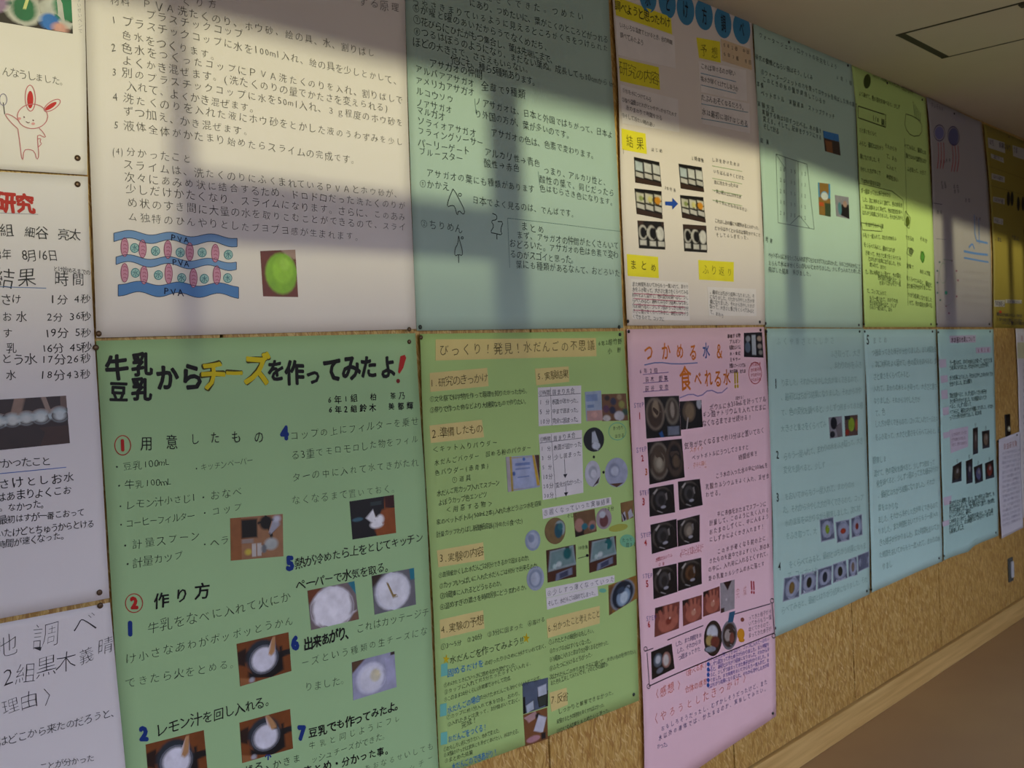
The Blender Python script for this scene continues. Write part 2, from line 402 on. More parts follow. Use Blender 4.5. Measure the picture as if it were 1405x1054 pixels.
        for k, sh in enumerate(shapes):
            e = e0+.00009*(k+1)
            if sh[0] == 'r':
                _, a, b, c2, d, cc = sh; poly([(a, b), (c2, b), (c2, d), (a, d)], cc, e)
            elif sh[0] == 'e':
                _, cx, cy, rx, ry, cc = sh
                poly([(min(1, max(0, cx+rx*math.cos(t))), min(1, max(0, cy+ry*math.sin(t)))) for t in [2*math.pi*i/20 for i in range(20)]], cc, e)
            else: poly(sh[1], sh[2], e)
        return obj(name, vs, fs, mat or CARD, s.root, tint=ts, label=label)
    def photo(s, quad, col, shapes=(), label=None, rnd=False):
        return s.slip(quad, col, 'photo_print', shapes, PRINT, label, rnd)
    def done(s, names=()):
        for key, (v, f, t) in s.buf.items():
            obj(key, v, f, INK, s.root, kind='stuff', tint=t)
_G = {}
def glyph(ch, off):
    k = (ch, off)
    if k in _G: return _G[k]
    c = bpy.data.curves.new('glyph', 'FONT'); c.body = ch; c.resolution_u = 2; c.offset = off
    o = bpy.data.objects.new('glyph', c); COL.objects.link(o)
    dg = bpy.context.evaluated_depsgraph_get(); ev = o.evaluated_get(dg); m = ev.to_mesh()
    vs = [(v.co.x, v.co.y) for v in m.vertices]; fs = [tuple(p.vertices) for p in m.polygons]
    ev.to_mesh_clear(); bpy.data.objects.remove(o); bpy.data.curves.remove(c)
    xs = [a for a, b in vs] or [0, 1]
    cx = .5 if (max(xs) > .72) else (max(xs)+min(xs))/2
    if ch in '。、': cx = .5
    _G[k] = (vs, fs, cx, .38 if ord(ch) > 0x2000 else .34)
    return _G[k]
def R_(x0, y0, x1, y1): return [(x0, y0), (x1, y0), (x1, y1), (x0, y1)]
PEN, PENCIL, MARK, RED, BLUE = '38383a', '55544f', '151514', 'b52a25', '1d3f97'
BIG = '実験では水の温度をはかりながら観察しました。次に材料をよく混ぜて、色の変化を調べると、少しずつ固まってきた様子が分かりました。また時間をおいてからもう一度入れて、まわりの水をふき取って、大きさと重さをくらべてみると、最初とはちがう結果になりました。それから冷やした方が早くできるので、コップに入れて一日おいて、'

# ---- left column: three white sheets
a = Poster('poster', 'white poster at top left with a red outlined rabbit drawing', 'poster', 'e4e0dc',
  [(-150,-60),(-150,224)], [(110,-60),(113,0),(116,150),(117.5,241)])
a.T('水のじっけん', 104, 0, 106, 44, 9, '8a8894', -.02) if False else None
for i, ch in enumerate('すいせいペンで'): a.T(ch, 104+.3*i-1.5, 2+7*i, 104+.3*i+4, 2+7*i, 6.5, '8b8a98', -.015)
a.T('んなうしました。', 0, 98, 90, 115, 13, PENCIL)
a.T('けんきゅうをみ', -110, 79, -2, 97, 13, PENCIL)
a.photo([(-60,-30),(94,-14),(97,48),(-60,22)], '241a12', [('e',.56,.58,.17,.42,'b9bbb4'),('e',.56,.6,.11,.3,'1f6b45'),('p',[(.6,.2),(.63,.2),(.58,.6),(.55,.6)],'c9d08a'),
   ('e',.93,.45,.2,.45,'bfc2be'),('e',.96,.42,.13,.33,'1f7a52'),('e',.79,.82,.09,.2,'2c6fc0'),('e',.88,.93,.07,.13,'cf9a8f'),('e',.3,.5,.12,.3,'8d7396')], 'print of cups with green and blue paste')
RB = 'c0747c'
a.O(42,161,21,17,1.1,RB); a.O(39,136,7,18,1.1,RB,rot=-.03); a.E(39,138,4.2,12,'c03030'); a.O(69,146,5.5,13,1.1,RB,rot=.98); a.E(67,147,3,9.5,'c03030',rot=.98)
a.S([(22,178),(25,200),(27,218),(29,221),(30,207),(38,206),(45,209),(48,221),(51,215),(49,195),(49,185),(61,191),(57,183),(51,177)],1.1,RB)
a.S([(22,178),(13,170),(5,160),(6,157),(16,161),(24,168)],1.1,RB); a.S([(49,192),(54,191),(52,196),(55,198),(50,203)],1,RB)
a.S([(4,158),(2,142)],1.2,'55524f'); a.O(2,138,5,8,1,'8c86a0'); a.S([(30,161),(31,163)],1.6,'6a3a40'); a.S([(42,166),(44,167)],1.6,'6a3a40'); a.S([(33,168),(36,170),(38,169)],1,'6a3a40'); a.E(24,164,2.5,1.8,'dfa3a3'); a.E(43,171,2.5,1.8,'dfa3a3')
a.done()

b = Poster('poster', 'white poster listing ice melting times, red heading, ice cups photo below', 'poster', 'e2dfdf',
  [(-150,229),(-150,876)], [(118.5,243),(121,330),(127,466),(137,640),(147,820)])
b.T('研究', -9, 275, 46, 281, 26, 'b83229', .045, 'title_lettering', asp=1.0)
b.S([(-5,293),(50,295)],.7,'8f8fa0')
b.T('組　細谷　亮太', -2, 317, 108, 323, 17, PEN, 0)
b.T('8年　8月16日', -8, 350, 76, 351, 17, PEN, -.004)
b.T('結果', -12, 382, 49, 380, 27, PEN, -.008); b.S([(-5,394),(61,396)],1,'6583b5')
b.T('とけ始めるまでの', 71, 369, 122, 375, 8, PEN, 0); b.T('時間', 70, 383, 117, 383, 19, PEN, -.004)
for y, l, r, lx, rx in ((411,'さけ','1分 4秒',28,66),(435,'お水','2分 36秒',36,61),(457,'す','19分 5秒',16,58),(478,'乳','16分 45秒',26,54),(493,'とう水','17分26秒',47,53),(515,'水','18分43秒',25,51)):
    b.T(l, -2 if len(l) > 1 else 0, y, lx, y, 15, PEN, 0); b.T(r, rx, y+(1 if y < 500 else 0), 123, y-1, 14, PEN, 0)
b.photo([(-60,552),(88,543),(93,608),(-56,623)], '2c1d1b', [('r',0,0,1,.3,'6c564e'),('p',[(.5,0),(.6,0),(.55,.35),(.45,.35)],'8b7263'),('p',[(.75,0),(.8,0),(.85,.35),(.8,.35)],'907c70'),('r',0,.62,1,1,'3c231a'),
   ('e',.34,.43,.075,.13,'9fb0b6'),('e',.47,.42,.075,.13,'a9b6b9'),('e',.6,.41,.075,.13,'a9b6b9'),('e',.74,.4,.08,.14,'aab8bd'),('e',.74,.42,.055,.09,'c6cfcf'),('e',.6,.43,.05,.08,'c5cccb'),('e',.47,.44,.05,.09,'c9cfcd'),('e',.34,.45,.05,.08,'c5cccb'),('e',.92,.38,.08,.15,'a4b4ba'),('e',.92,.4,.055,.1,'c3cdd0')], 'print of a row of ice cups on dark wood')
b.T('分かったこと', -14, 636, 67, 632, 13, PEN, 0); b.S([(-5,650),(88,641)],1.1,'5a74b8')
for i, (t, x0, y0, x1, y1, h) in enumerate((('さけとしお水',-6,665,100,654,15),('はあまりよくこお',-8,682,95,672,14),('。なかった。',-4,697,64,690,13),('最初はすが一番こおって',-4,714,113,702,12),('いたけどとちゅうからとける',-8,733,126,717,12),('時間が速くなった。',-6,747,90,733,12))): b.T(t, x0, y0, x1, y1, h, '2b2b2c', .004)
b.done()

c = Poster('poster', 'white poster at bottom left with large thin pencil heading', 'poster', 'e2dfdf',
  [(-150,884),(-150,1200)], [(148,826),(157,930),(169,1054),(178,1130)])
c.T('地調べ', -25, 893, 138, 850, 36, '39393d', -.022, 'title_lettering')
c.T('2組黒木', 2, 931, 102, 901, 30, '35353a', -.02); c.T('義晴', 103, 903, 153, 880, 22, '35353a', -.016)
c.T('理由〉', 0, 970, 75, 950, 25, '35353a', -.02)
c.T('はどこから来たのだろうと、', -5, 1018, 160, 974, 14, '333337', -.004)
c.T('ことが分かった', 52, 1052, 126, 1038, 11, '333337', -.004)
c.done()

# ---- slime poster
d = Poster('poster', 'large white poster with blue wavy bands drawing and green slime photo', 'poster', 'e4dfdb',
  [(107,-360),(113.6,0),(117,120),(121,240),(129,464)], [(548,-176),(553,50),(559,250),(567,452)])
G1 = '55534f'
for t, x0, y0, x1, y1, h in (('材料',148,1,176,4,13),('くり方',244,2,298,8,13),
 ('ＰＶＡ洗たくのり、ホウ砂、絵の具、水、割りばし',190,4,512,75,14),('プラスチックコップ',196,20,332,48,13),('プラスチックコップに水を100ml入れ、絵の具を少しとかして、',164,29,546,113,14),
 ('色水をつくります。',163,48,300,79,14),('色水をつくったコップにＰＶＡ洗たくのりを入れ、割りばしで',163,66,550,139,14),('よくかき混ぜます。(洗たくのりの量でかたさを変えられる)',163,83,530,150,14),
 ('別のプラスチックコップに水を50ml入れ、３ｇ程度のホウ砂を',163,100,550,170,14),('入れて、よくかき混ぜます。',170,118,352,151,14),('洗たくのりを入れた液にホウ砂をとかした液のうわずみを少し',165,135,550,197,14),
 ('ずつ加え、かき混ぜます。',165,152,344,183,14),('液体全体がかたまり始めたらスライムの完成です。',166,172,490,221,14),('(4)',150,208,167,209,13),('分かったこと',168,209,262,219,13),
 ('スライムは、洗たくのりにふくまれているＰＶＡとホウ砂が、',165,226,547,268,14),('次々にあみめ状に結合するため、ドロドロだった洗たくのりが',166,243,553,283,14),('少しだけかたくなり、スライムになります。さらに、このあみ',168,259,553,299,14),
 ('め状のすき間に大量の水を取りこむことができるので、スライ',170,278,553,313,14),('ム独特のひんやりとしたプヨプヨ感が生まれます。',171,297,494,326,14),('する原理',488,2,545,13,14)):
    d.T(t, x0, y0, x1, y1, h, G1, -.012)
for t, x, y in (('1',153,29),('2',152,67),('3',154,101),('4',155,135),('5',157,173)): d.T(t, x-5, y, x+5, y, 14, G1, -.01)
def wave(y0, y1, x0, x1, hgt, ph):
    n = 18; top, bot = [], []
    for i in range(n+1):
        t = i/n; x = x0+(x1-x0)*t; y = y0+(y1-y0)*t
        wv = 3.6*math.sin(t*19+ph); top.append((x, y-hgt/2+wv*.8)); bot.append((x, y+hgt/2+wv))
    for i in range(n): d.F([top[i], top[i+1], bot[i+1], bot[i]], '5585c2' if hgt > 12 else '739acb')
    d.S(top, .9, '34405e'); d.S(bot, .9, '34405e'); d.S([top[0], bot[0]], .9, '34405e'); d.S([top[-1], bot[-1]], .9, '34405e')
wave(324,331,153,323,11,2.2); wave(357,364,156,322,10,2.6); wave(396,399,159,325,15,1.4)
for x, y, ry in ((168,340,13),(193,342,12.5),(228,343,12.5),(258,346,12.5),(293,348,12.5),(168,375,13),(195,378,12.5),(229,376,14),(263,382,13),(295,378,13)):
    d.E(x, y, 5, ry, 'c78fa8', e=.0001); d.O(x, y, 5.2, ry, .9, '86405f')
    for j in range(4): d.S([(x-2,y-8+5*j),(x+1,y-9+5*j),(x+3,y-7+5*j)], .8, '9c4a68')
for x, y in ((182,341),(211,345),(245,347),(275,347),(311,350),(183,375),(215,378),(247,382),(278,383),(310,382)):
    d.O(x, y, 5.8, 6.2, 1, '1f7684'); d.E(x, y, 5.2, 5.6, '9cc4c4'); d.T('水', x-5, y, x+5, y, 9, '1c5f74', 0, 'drawing')
d.T('PVA', 231, 326, 258, 331, 11, '101c40', .012, 'drawing_caption'); d.T('PVA', 233, 360, 258, 363, 11, '101c40', .012, 'drawing_caption'); d.T('PVA', 221, 400, 250, 402, 12, '101c40', .012, 'drawing_caption')
d.photo([(355,345),(403,343),(407,408),(359,407)], '6b2f1d', [('r',.6,0,1,.2,'a78a7a'),('e',.54,.51,.47,.46,'4d5a12'),('e',.55,.5,.455,.445,'7fb31d'),('e',.6,.42,.3,.3,'8fc42a'),('e',.66,.3,.14,.14,'9ccc3e')], 'print of a bright green slime ball')
d.done()

# ---- cheese poster
e = Poster('poster', 'pale green poster on making cheese, yellow characters in bold black title', 'poster', (0.370,0.587,0.292),
  [(129,468),(137,600),(148,780),(158,930),(170,1060),(200,1330)], [(567.5,457.5),(575,580),(579.5,650),(589,850),(598,1054),(604,1180)])
def big(ch, x, y, h, col=MARK, w=.04, asp=.98, k='title_lettering'):
    hw = h*.45; e.T(ch, x-hw, y, x+hw, y-1, h, col, w, k, jit=.6, asp=asp)
for ch, x, y, h in (('牛',157,504,33),('乳',191,500,32),('豆',160,538,29),('乳',191,535,30),('か',225,518,35),('ら',259,518,36),('を',375,508,32),('作',401,512,33),('っ',426,514,28),('て',454,507,36),('み',479,506,34),('た',504,503,33),('よ',530,505,31)): big(ch, x, y, h)
for ch, x, y, h in (('チ',288,516,42),('ー',318,512,30),('ズ',348,508,46)):
    big(ch, x, y, h, '4a4514', .055); e.eps += .00025; big_st = RND.getstate()
    RND.setstate(big_st); big(ch, x, y, h, 'd5c31a', .03); e.eps -= .00025
e.F([(547,489),(553,487),(555,491),(551,505),(546,513),(544,511)], 'b32a22', 'title_lettering', .0003); e.E(544,523,2.6,3,'7a1f18','title_lettering',.0003)
e.T('6年1組　柏　茶乃', 446, 549, 556, 542, 11, MARK, .01); e.T('6年2組鈴木　美都輝', 447, 563, 566, 556, 11, MARK, .02)
def num(n, x, y, rx=11, ry=13.5):
    e.O(x, y, rx, ry, 1.3, 'b03a30', 'numbering'); e.T(n, x-8, y, x+8, y, 20, 'b5261f', .075, 'numbering', jit=.3)
num('1', 165, 611); num('2', 181, 827, 12, 13)
for ch, x, y in zip('用意したもの', (198,232,264,292,321,352), (609,607,603,601,600,600)): big(ch, x, y, 22 if x < 240 else 17, MARK, 0, .9, 'handwriting')
GP = '2f3a2e'
for t, x0, y0, x1, y1, h in (('・豆乳100mL',150,641,230,634,13),('・牛乳100mL',153,667,232,660,13),('・レモン汁小さじ1',155,695,266,682,13),('・コーヒーフィルター',157,720,264,707,13),('・計量スプーン',160,749,272,734,14),('・計量カップ',164,775,248,760,14),
  ('・キッチンペーパー',262,643,344,631,12),('・おなべ',268,683,330,673,13),('・コップ',270,705,330,694,13),('・ヘラ',271,748,312,740,13)): e.T(t, x0, y0, x1, y1, h, GP, -.012)
e.photo([(313,711),(385,705),(386,763),(314,769)], '9c7250', [('r',0,0,.2,1,'8f5b33'),('r',.2,.06,.5,.5,'14130f'),('e',.67,.17,.13,.17,'14130f'),('p',[(.7,.3),(.76,.28),(.8,.5),(.75,.53)],'14130f'),('p',[(.8,.12),(.95,.06),(.93,.25),(.76,.45),(.72,.4)],'a3a6b4'),('e',.88,.1,.07,.08,'b9bcc8'),
  ('e',.32,.83,.06,.07,'c5b342'),('r',.39,.64,.47,.95,'b9b4ae'),('r',.49,.64,.57,.94,'bcb8b2'),('e',.76,.68,.13,.14,'a9b0ae'),('r',.2,.52,.42,.62,'94867e'),('e',.62,.78,.05,.1,'6a6f74')], 'print of cooking utensils on a wooden table')
def bignum(n, x, y, h=24): e.T(n, x-9, y, x+9, y, h, '16347e', .085, 'numbering', jit=.3)
for n, x, y in (('4',387,594),('5',395,773),('1',176,862),('6',402,882),('2',195,1006),('7',411,1005)): bignum(n, x, y)
for t, x0, y0, x1, y1, h in (('コップの上にフィルターを乗せ',393,599,572,577,13),('る3重でモロモロした物をフィル',395,626,572,602,13),('ターの中に入れて水てきがたれ',396,655,572,634,13),('なくなるまで置いておく。',396,687,546,669,13),
  ('牛乳をなべに入れて火にか',198,862,396,818,17),('け小さなあわがポッポッとうかん',168,905,400,850,15),('できたら火をとめる。',168,937,326,908,15),
  ('これはカッテージチ',485,862,586,838,13),('ーズという種類の生チーズにな',409,910,584,864,13),('りました。',414,943,475,930,13),('牛乳と同じようにフレ',418,1024,548,984,11),('ッシュチーズができた。',422,1042,530,1006,11),('をおなるせいしても',495,1054,592,1022,10),('シチー',556,1056,592,1036,9)): e.T(t, x0, y0, x1, y1, h, GP, -.014)
for t, x0, y0, x1, y1, h, w in (('熱が冷めたら上をとじてキッチン',402,773,577,736,15,.006),('ペーパーで水気を取る。',403,803,536,776,16,.008),('作り方',203,827,288,808,22,.02),('レモン汁を回し入れる。',212,1001,374,958,19,.008),
  ('出来あがり、',414,884,482,864,18,.03),('豆乳でも作ってみたよ。',420,1006,550,965,15,.02),('まとめ・分かった事。',412,1058,536,1026,14,.018),('ぜる、',330,1056,375,1046,13,.01),('かきま',370,1050,410,1038,12,-.008)): e.T(t, x0, y0, x1, y1, h, MARK, w)
e.photo([(477,688),(538,679),(541,731),(481,740)], '17171a', [('p',[(.7,.35),(1,.25),(1,1),(.55,1),(.5,.8)],'8e4c1d'),('r',.78,0,1,.3,'3a120d'),('e',.14,.5,.12,.05,'3f6674'),('p',[(.33,.5),(.5,.3),(.58,.66),(.5,.7)],'eceef2'),('e',.56,.7,.15,.1,'f0f1f4'),('e',.65,.58,.08,.12,'f0f1f4'),('r',.45,.1,.7,.2,'2e3a3c')], 'print of a white paper filter on a cup')
e.photo([(419,810),(483,797),(489,849),(424,864)], '7b6f70', [('p',[(0,0),(.3,0),(0,.35)],'713e25'),('p',[(.85,0),(1,0),(1,.35)],'2d7f93'),('e',.47,.56,.45,.56,'e0e0ea'),('e',.47,.56,.41,.5,'ebebf3'),('p',[(.9,.8),(1,.75),(1,1),(.8,1)],'7b5a49')], 'print of a white cloth covering a bowl')
e.photo([(507,790),(565,779),(568,829),(511,843)], '6f7077', [('p',[(0,0),(.25,0),(0,.3)],'3a2c24'),('e',.46,.5,.42,.5,'d6d9e4'),('e',.46,.5,.36,.43,'e2e4ec'),('p',[(.88,0),(1,0),(1,.3),(.9,.3)],'257d90'),('p',[(.32,.25),(.36,.25),(.48,.62),(.56,.62),(.56,.67),(.45,.68)],'8f7a49')], 'print of a white dish with a thin brown line')
e.photo([(479,908),(538,893),(541,942),(481,960)], '9fa2bb', [('p',[(0,0),(.3,0),(0,.3)],'5c4531'),('r',.9,0,1,.08,'3b2a26'),('e',.42,.55,.34,.42,'ced1e2'),('e',.44,.56,.28,.34,'dadce8'),('e',.52,.5,.12,.17,'cfcbb2'),('e',.56,.45,.06,.08,'ddd6b2'),('p',[(.75,.1),(.95,.2),(.98,.7),(.78,.85)],'a8aac6')], 'print of fresh cheese on white cloth')
def pan(q, spoon=0):
    e.photo(q, '7a431c', [('p',[(0,.2),(.16,.15),(.16,.6),(0,.5)],'2a1712'),('p',[(.2,.35),(.85,.3),(.85,.9),(.6,1.0),(.16,.85)],'0e1014'),('p',[(.85,.45),(1,.42),(1,.56),(.85,.56)],'15171b'),('e',.46,.45,.32,.42,'28323c'),('e',.48,.52,.26,.33,'b4bace'),('e',.48,.52,.235,.3,'dfe0ec'),
      ('p',[(.68,.02),(.73,.02),(.7,.4),(.62,.48),(.57,.42),(.6,.3)] if not spoon else [(.5,.0),(.56,.0),(.68,.25),(.7,.36),(.6,.38),(.55,.25)],'b98c5f'),('p',[(.0,.8),(.2,.9),(.3,1),(0,1)],'97623a'),('e',.22,.93,.05,.06,'a7a9b2')], 'print of milk in a dark pan with a wooden spoon')
pan([(322,883),(393,867),(397,920),(327,941)]); pan([(198,1021),(277,1001),(283,1064),(203,1082)]); pan([(326,991),(395,972),(399,1026),(330,1046)], 1)
e.S([(365,1031),(365,1042)], 2, '1c3c8c'); e.S([(361,1038),(365,1032),(369,1038)], 2, '1c3c8c')
e.done()

# ---- morning glory poster
f_ = Poster('poster', 'pale aqua poster of dense handwriting with small leaf outlines, above green poster', 'poster', (0.395,0.547,0.480),
  [(550,-178),(555,50),(561,250),(569.5,454)], [(829,-57),(835,60),(844,230),(853,450)])
FI = '2e3a37'
for t, x0, y0, x1, y1, h in (('にあり、つめたいに、葉がこくのところどがつれる',640,4,832,56,12),('うやさきまりているように見えるところがくきをつけられた',562,2,832,68,12),('つるにさくできた。つめたい',632,-9,800,24,12),
 ('⑥が曜と曜のあいだからうでなくめだち、',562,11,752,67,13),('⑦花びらにひだがもつ集合し、葉は先端にまで、',564,27,760,84,13),('⑧つるはぼうのようになり、まだない葉ぬ。成長しても30cmから1m',564,42,840,117,13),('ほどの大きさで、ささえもいらない。',564,57,726,98,13),
 ('他にも、種ら5種類あります。',616,81,736,115,13),('アサガオの仲間',586,87,658,104,13),('全部で9種類',656,118,718,131,13),
 ('アルバアアサガオ',567,95,648,116,12),('アメリカアサガオ',567,110,648,128,12),('ルコウソウ',568,125,620,138,12),('ノアサガオ',568,140,618,152,12),('マルガオ',569,151,608,162,12),('ソライオアサガオ',570,166,650,184,12),('フライングソーサー',570,180,660,197,12),('パーリーゲート',570,196,642,209,12),('ブルースター',572,208,632,219,12),
 ('ノアサガオは、日本と外国ではちがって、日本よ',648,139,838,186,12),('り外国の方が、葉が多いのです。',648,156,782,187,12),('アサガオの色は、色素で変わります。',670,182,816,215,12),('アルカリ性→青色',661,209,738,225,12),('酸性→赤色',660,224,710,232,12),
 ('つまり、アルカリ性と、',742,234,832,252,11),('酸性の葉で、同じだったら',736,246,840,266,11),('色はむらさき色になります。',736,258,842,279,11),('アサガオの葉にも種類があります',582,237,730,261,12),('①かかえ',572,252,614,257,13),('日本でよく見るのは、でんぱです。',644,275,788,295,12),
 ('②ちりめん',573,306,632,315,13),('まとめ',710,310,744,317,12),('まず、アサガオの仲間がたくさんいて',705,323,846,338,12),('おどろいた。アサガオの色は色素で変わ',695,334,846,350,12),('るのがスゴイと思った。',696,349,788,358,12),('葉にも種類があるなんて、おどろいた',704,363,848,375,12)):
    f_.T(t, x0, y0, x1, y1, h, FI, -.006)
def rl(pts): return [(550+x/4.014, 230+y/4.014) for x, y in pts]
f_.S(rl([(275,120),(250,180),(243,220),(268,210),(285,215),(298,272),(305,235),(332,264),(340,240),(310,180),(290,140),(275,120)]),1.2,FI)
f_.S(rl([(305,378),(302,420),(285,450),(284,490),(305,480),(326,488),(326,455),(314,415),(305,378)]),1.2,FI); f_.S(rl([(305,480),(306,527)]),1.5,FI)
f_.S(rl([(490,255),(515,265),(515,290),(482,295),(500,325),(478,360),(505,365),(545,375),(535,345),(550,300),(520,300)]),1.2,FI); f_.S(rl([(515,370),(516,398)]),1.3,FI)
f_.O(628,268,2,2,1,FI); f_.O(631,327,1.5,1.5,1.2,FI)
f_.S([(693,300),(848,318)],.6,'5d7a76'); f_.S([(693,300),(696,368)],.6,'5d7a76'); f_.S([(848,318),(850,378)],.6,'5d7a76')
f_.S([(648,136),(650,157)],.6,'5d7a76'); f_.S([(735,236),(737,255)],.6,'5d7a76')
f_.done()

# ---- water dumpling poster
g = Poster('poster', 'yellowish green poster with tan heading slips and two white tables', 'poster', (0.414,0.607,0.209),
  [(572,458.5),(578,600),(583.5,700),(592,850),(601,1066)], [(852.5,454.5),(862,600),(866,700),(871,830),(875,961)])
TAN_ = (.72,.60,.23); GI = '33402c'; TI = '54481e'
for q in ([(594,466),(815,464),(816,489),(594,495)],[(586,512),(665,505),(667,530),(587,538)],[(586,584),(658,576),(661,600),(588,608)],[(596,755),(660,744),(662,768),(598,778)],[(600,850),(660,837),(662,862),(601,876)],
  [(732,506),(778,503),(779,524),(734,529)],[(746,849),(820,831),(820,855),(748,875)],[(750,950),(774,943),(776,966),(753,976)]): g.slip(q, TAN_, 'heading_slip', label='tan paper heading slip')
g.eps = .0012
for t, x0, y0, x1, y1, h in (('びっくり！発見！水だんごの不思議',597,481,814,474,17),('1.研究のきっかけ',586,526,666,518,14),('2.準備したもの',589,596,659,587,14),('3.実験の内容',599,767,661,756,14),('4.実験の予想',601,864,660,850,14),('5.実験結果',735,517,778,513,12),('6.分かったこと考えたこと',748,862,820,841,13),('7.反省',752,960,776,954,13)):
    g.T(t, x0, y0, x1, y1, h, TI, -.006, 'title_lettering')
for t, x0, y0, x1, y1, h in (('6年2組竹野',818,472,850,468,8),('小 野',830,482,850,480,8),('①文化祭で科学物を作って原理を知りたかったから。',586,548,724,536,9),('②祭りで作った物などより大規模なもので作りたい。',586,563,722,550,9),
 ('＜キット入りパウダー',589,617,680,607,9),('水だんごパウダー　固める粉のパウダー',592,635,726,614,9),('色パウダー(赤青黄)',592,649,668,639,9),('①道具',616,659,644,655,9),('水だんご用カップ入れてスプーン',596,677,682,662,9),('よぼうカップ色エンピツ',598,690,665,678,9),('＜用意する物＞',607,700,674,690,9),
 ('家のペットボトル(500mL2本)入れた水どうぶつ水を適量',595,717,740,690,9),('計量カップわりばし新聞紙容器(冷めたら食べた)',595,733,714,714,9),
 ('①直接細かくした水だんごは何分できるかで固まるのか。',598,789,725,764,9),('②カップいっぱいに入れた水だんごは何分で出来るのか。',599,804,738,774,9),('③冷蔵庫に入れるとどうなるのか。',600,818,688,799,9),('④温めすぎの濃さを時間別にどう変わるか。',600,833,722,804,9),
 ('①3〜5分　②20分　③3分に固まった　④溶ける',601,888,744,849,9),('水だんごを作ってみよう‼',614,906,716,877,12),('の切ったり小さめに分けていれておく。',662,910,748,884,7),
 ('①わけたときにいっきに固めるかき混ぜていた。',606,940,707,910,7),('②カップに入れて約5分たったらすくい入れる。',606,950,727,908,7),('③このまま20分くらい冷蔵庫で冷やして完成。',606,960,700,928,7),('の分けた水だんごも3分くらい入れて出す。',655,957,740,928,7),('①カップに約1分入れて水を切る。おわり。',610,984,712,949,7),('②入れたあとは洗って、3分間おいておく。',611,994,712,957,7),('完成！',630,995,652,986,9),
 ('①おもしろい形に作りたい。色水で変えた。',606,1028,684,1000,7),('②実験のけっかは家族にも見せてあげたい。水はかえる。',606,1036,710,1001,7),('③まとめた結果',607,1044,646,1031,7),
 ('①ふれたときの触感がおもしろい。',749,881,814,864,8),('②カップの水はすぐなくなった。',750,893,810,878,8),('③冷蔵庫に入れると固まり方が早くなると分かった。',750,905,834,880,8),('④ふたつに分けるとちがった。',750,917,812,896,8),('次は水だんごの作り方をさらに調べて、大きいものを作りたい。',750,929,873,892,7.5),('また色も工夫してみたいです。そのときの温度も。',751,937,834,909,7.5),
 ('しっかりと観察できなかった。',762,976,842,948,8),('実験するときの時間を早くすればよかった。',760,990,828,965,7.5),('ほかにも結果をまとめたいと思った。',760,1003,836,972,7.5)):
    g.T(t, x0, y0, x1, y1, h, GI, -.004)
for t, x0, y0, x1, y1 in (('固めるだけを',611,923,661,909),('水だんごの場合',611,975,656,957),('おだんごをつくる！',612,1014,665,996),('水だんごのできあがり！',617,1052,679,1030)): g.T(t, x0, y0, x1, y1, 11, '2f7fb8', .006, 'blue_lettering')
for x, y in ((607,919),(606,974),(607,1013)): g.F([(x-5,y-8),(x+4,y-10),(x+4,y+7),(x-5,y+9)], '6fbcae')
for x, y in ((609,904),(718,875)): g.T('★', x-6, y, x+6, y, 13, 'c9b21c', .03, 'drawing')
WP = 'aaa6ab'
def table(q, rows, lines):
    g.slip(q, 'e0dcdc', 'table_slip', label='white paper table slip')
    (xa, ya), (xb, yb), (xc, yc), (xd, yd) = q
    g.S([(xa+1,ya+12),(xb-1,yb+11)],.7,'4d4d55','table_lines'); g.S([(xa+17,ya),(xd+18,yd-1)],.7,'4d4d55','table_lines')
    for i, (l, r) in enumerate(rows):
        t = (i+.55)/len(rows); y0 = ya+(yd-ya)*t; y1 = yb+(yc-yb)*t; x0 = xa+(xd-xa)*t
        g.T(l, x0+1, y0, x0+16, y0-1, 7.5, '43434b', 0, 'table_text')
        if r: g.T(r, x0+19, y0-1, x0+20+min(37, 6.0*len(r)), y1, 7.5, '43434b', 0, 'table_text')
table([(736,532),(795,529),(795,581),(737,585)], [('①時間','固まり具合'),('1 分','表面が固かった。'),('5 分','中まで固まった。'),('10分','完全に固まった。')], 4)
table([(737,596),(796,590),(798,676),(742,686)], [('②時間','固まり具合'),('1 分','表面が固かった'),('3 分','少し固まった'),('5 分',''),('10分',''),('20分','変化がなかった。'),('30分','')], 7)
g.S([(772,630),(773,653)],.9,'303038','table_lines'); g.F([(770,651),(776,650),(773,656)],'303038','table_lines',.0005); g.S([(774,664),(774,677)],.9,'303038','table_lines'); g.F([(771,676),(777,675),(774,681)],'303038','table_lines',.0005)
g.photo([(800,538),(822,536),(824,577),(802,578)], '9aa9bd', [('r',.05,.1,.75,.33,'7a8fb4'),('r',.1,.45,.5,.55,'6f86a8'),('r',.05,.65,1,1,'b58f88'),('e',.5,.8,.2,.1,'c79a90')], 'print of a blue leaflet and hand')
g.photo([(823,541),(856,540),(859,577),(824,578)], '6f4c30', [('e',.45,.28,.12,.14,'2b2f46'),('e',.15,.55,.12,.14,'54314c'),('e',.4,.6,.12,.14,'1d2038'),('e',.78,.4,.12,.14,'8a8c46'),('e',.9,.68,.12,.13,'2f4b3c'),('e',.2,.15,.1,.1,'2c2624'),('e',.7,.12,.1,.1,'98835f'),('e',.65,.82,.2,.18,'b9b7bb'),('e',.15,.9,.15,.12,'b9b3b0')], 'print of small coloured cups on brown table')
g.photo([(798,587),(826,586),(826,620),(798,620)], '14181c', [('p',[(.4,.2),(.55,.15),(.8,.75),(.7,.95),(.4,.8)],'a9b1bb'),('e',.6,.75,.2,.15,'b9c0c9')], 'round cut print of a white bag on black', rnd=True)
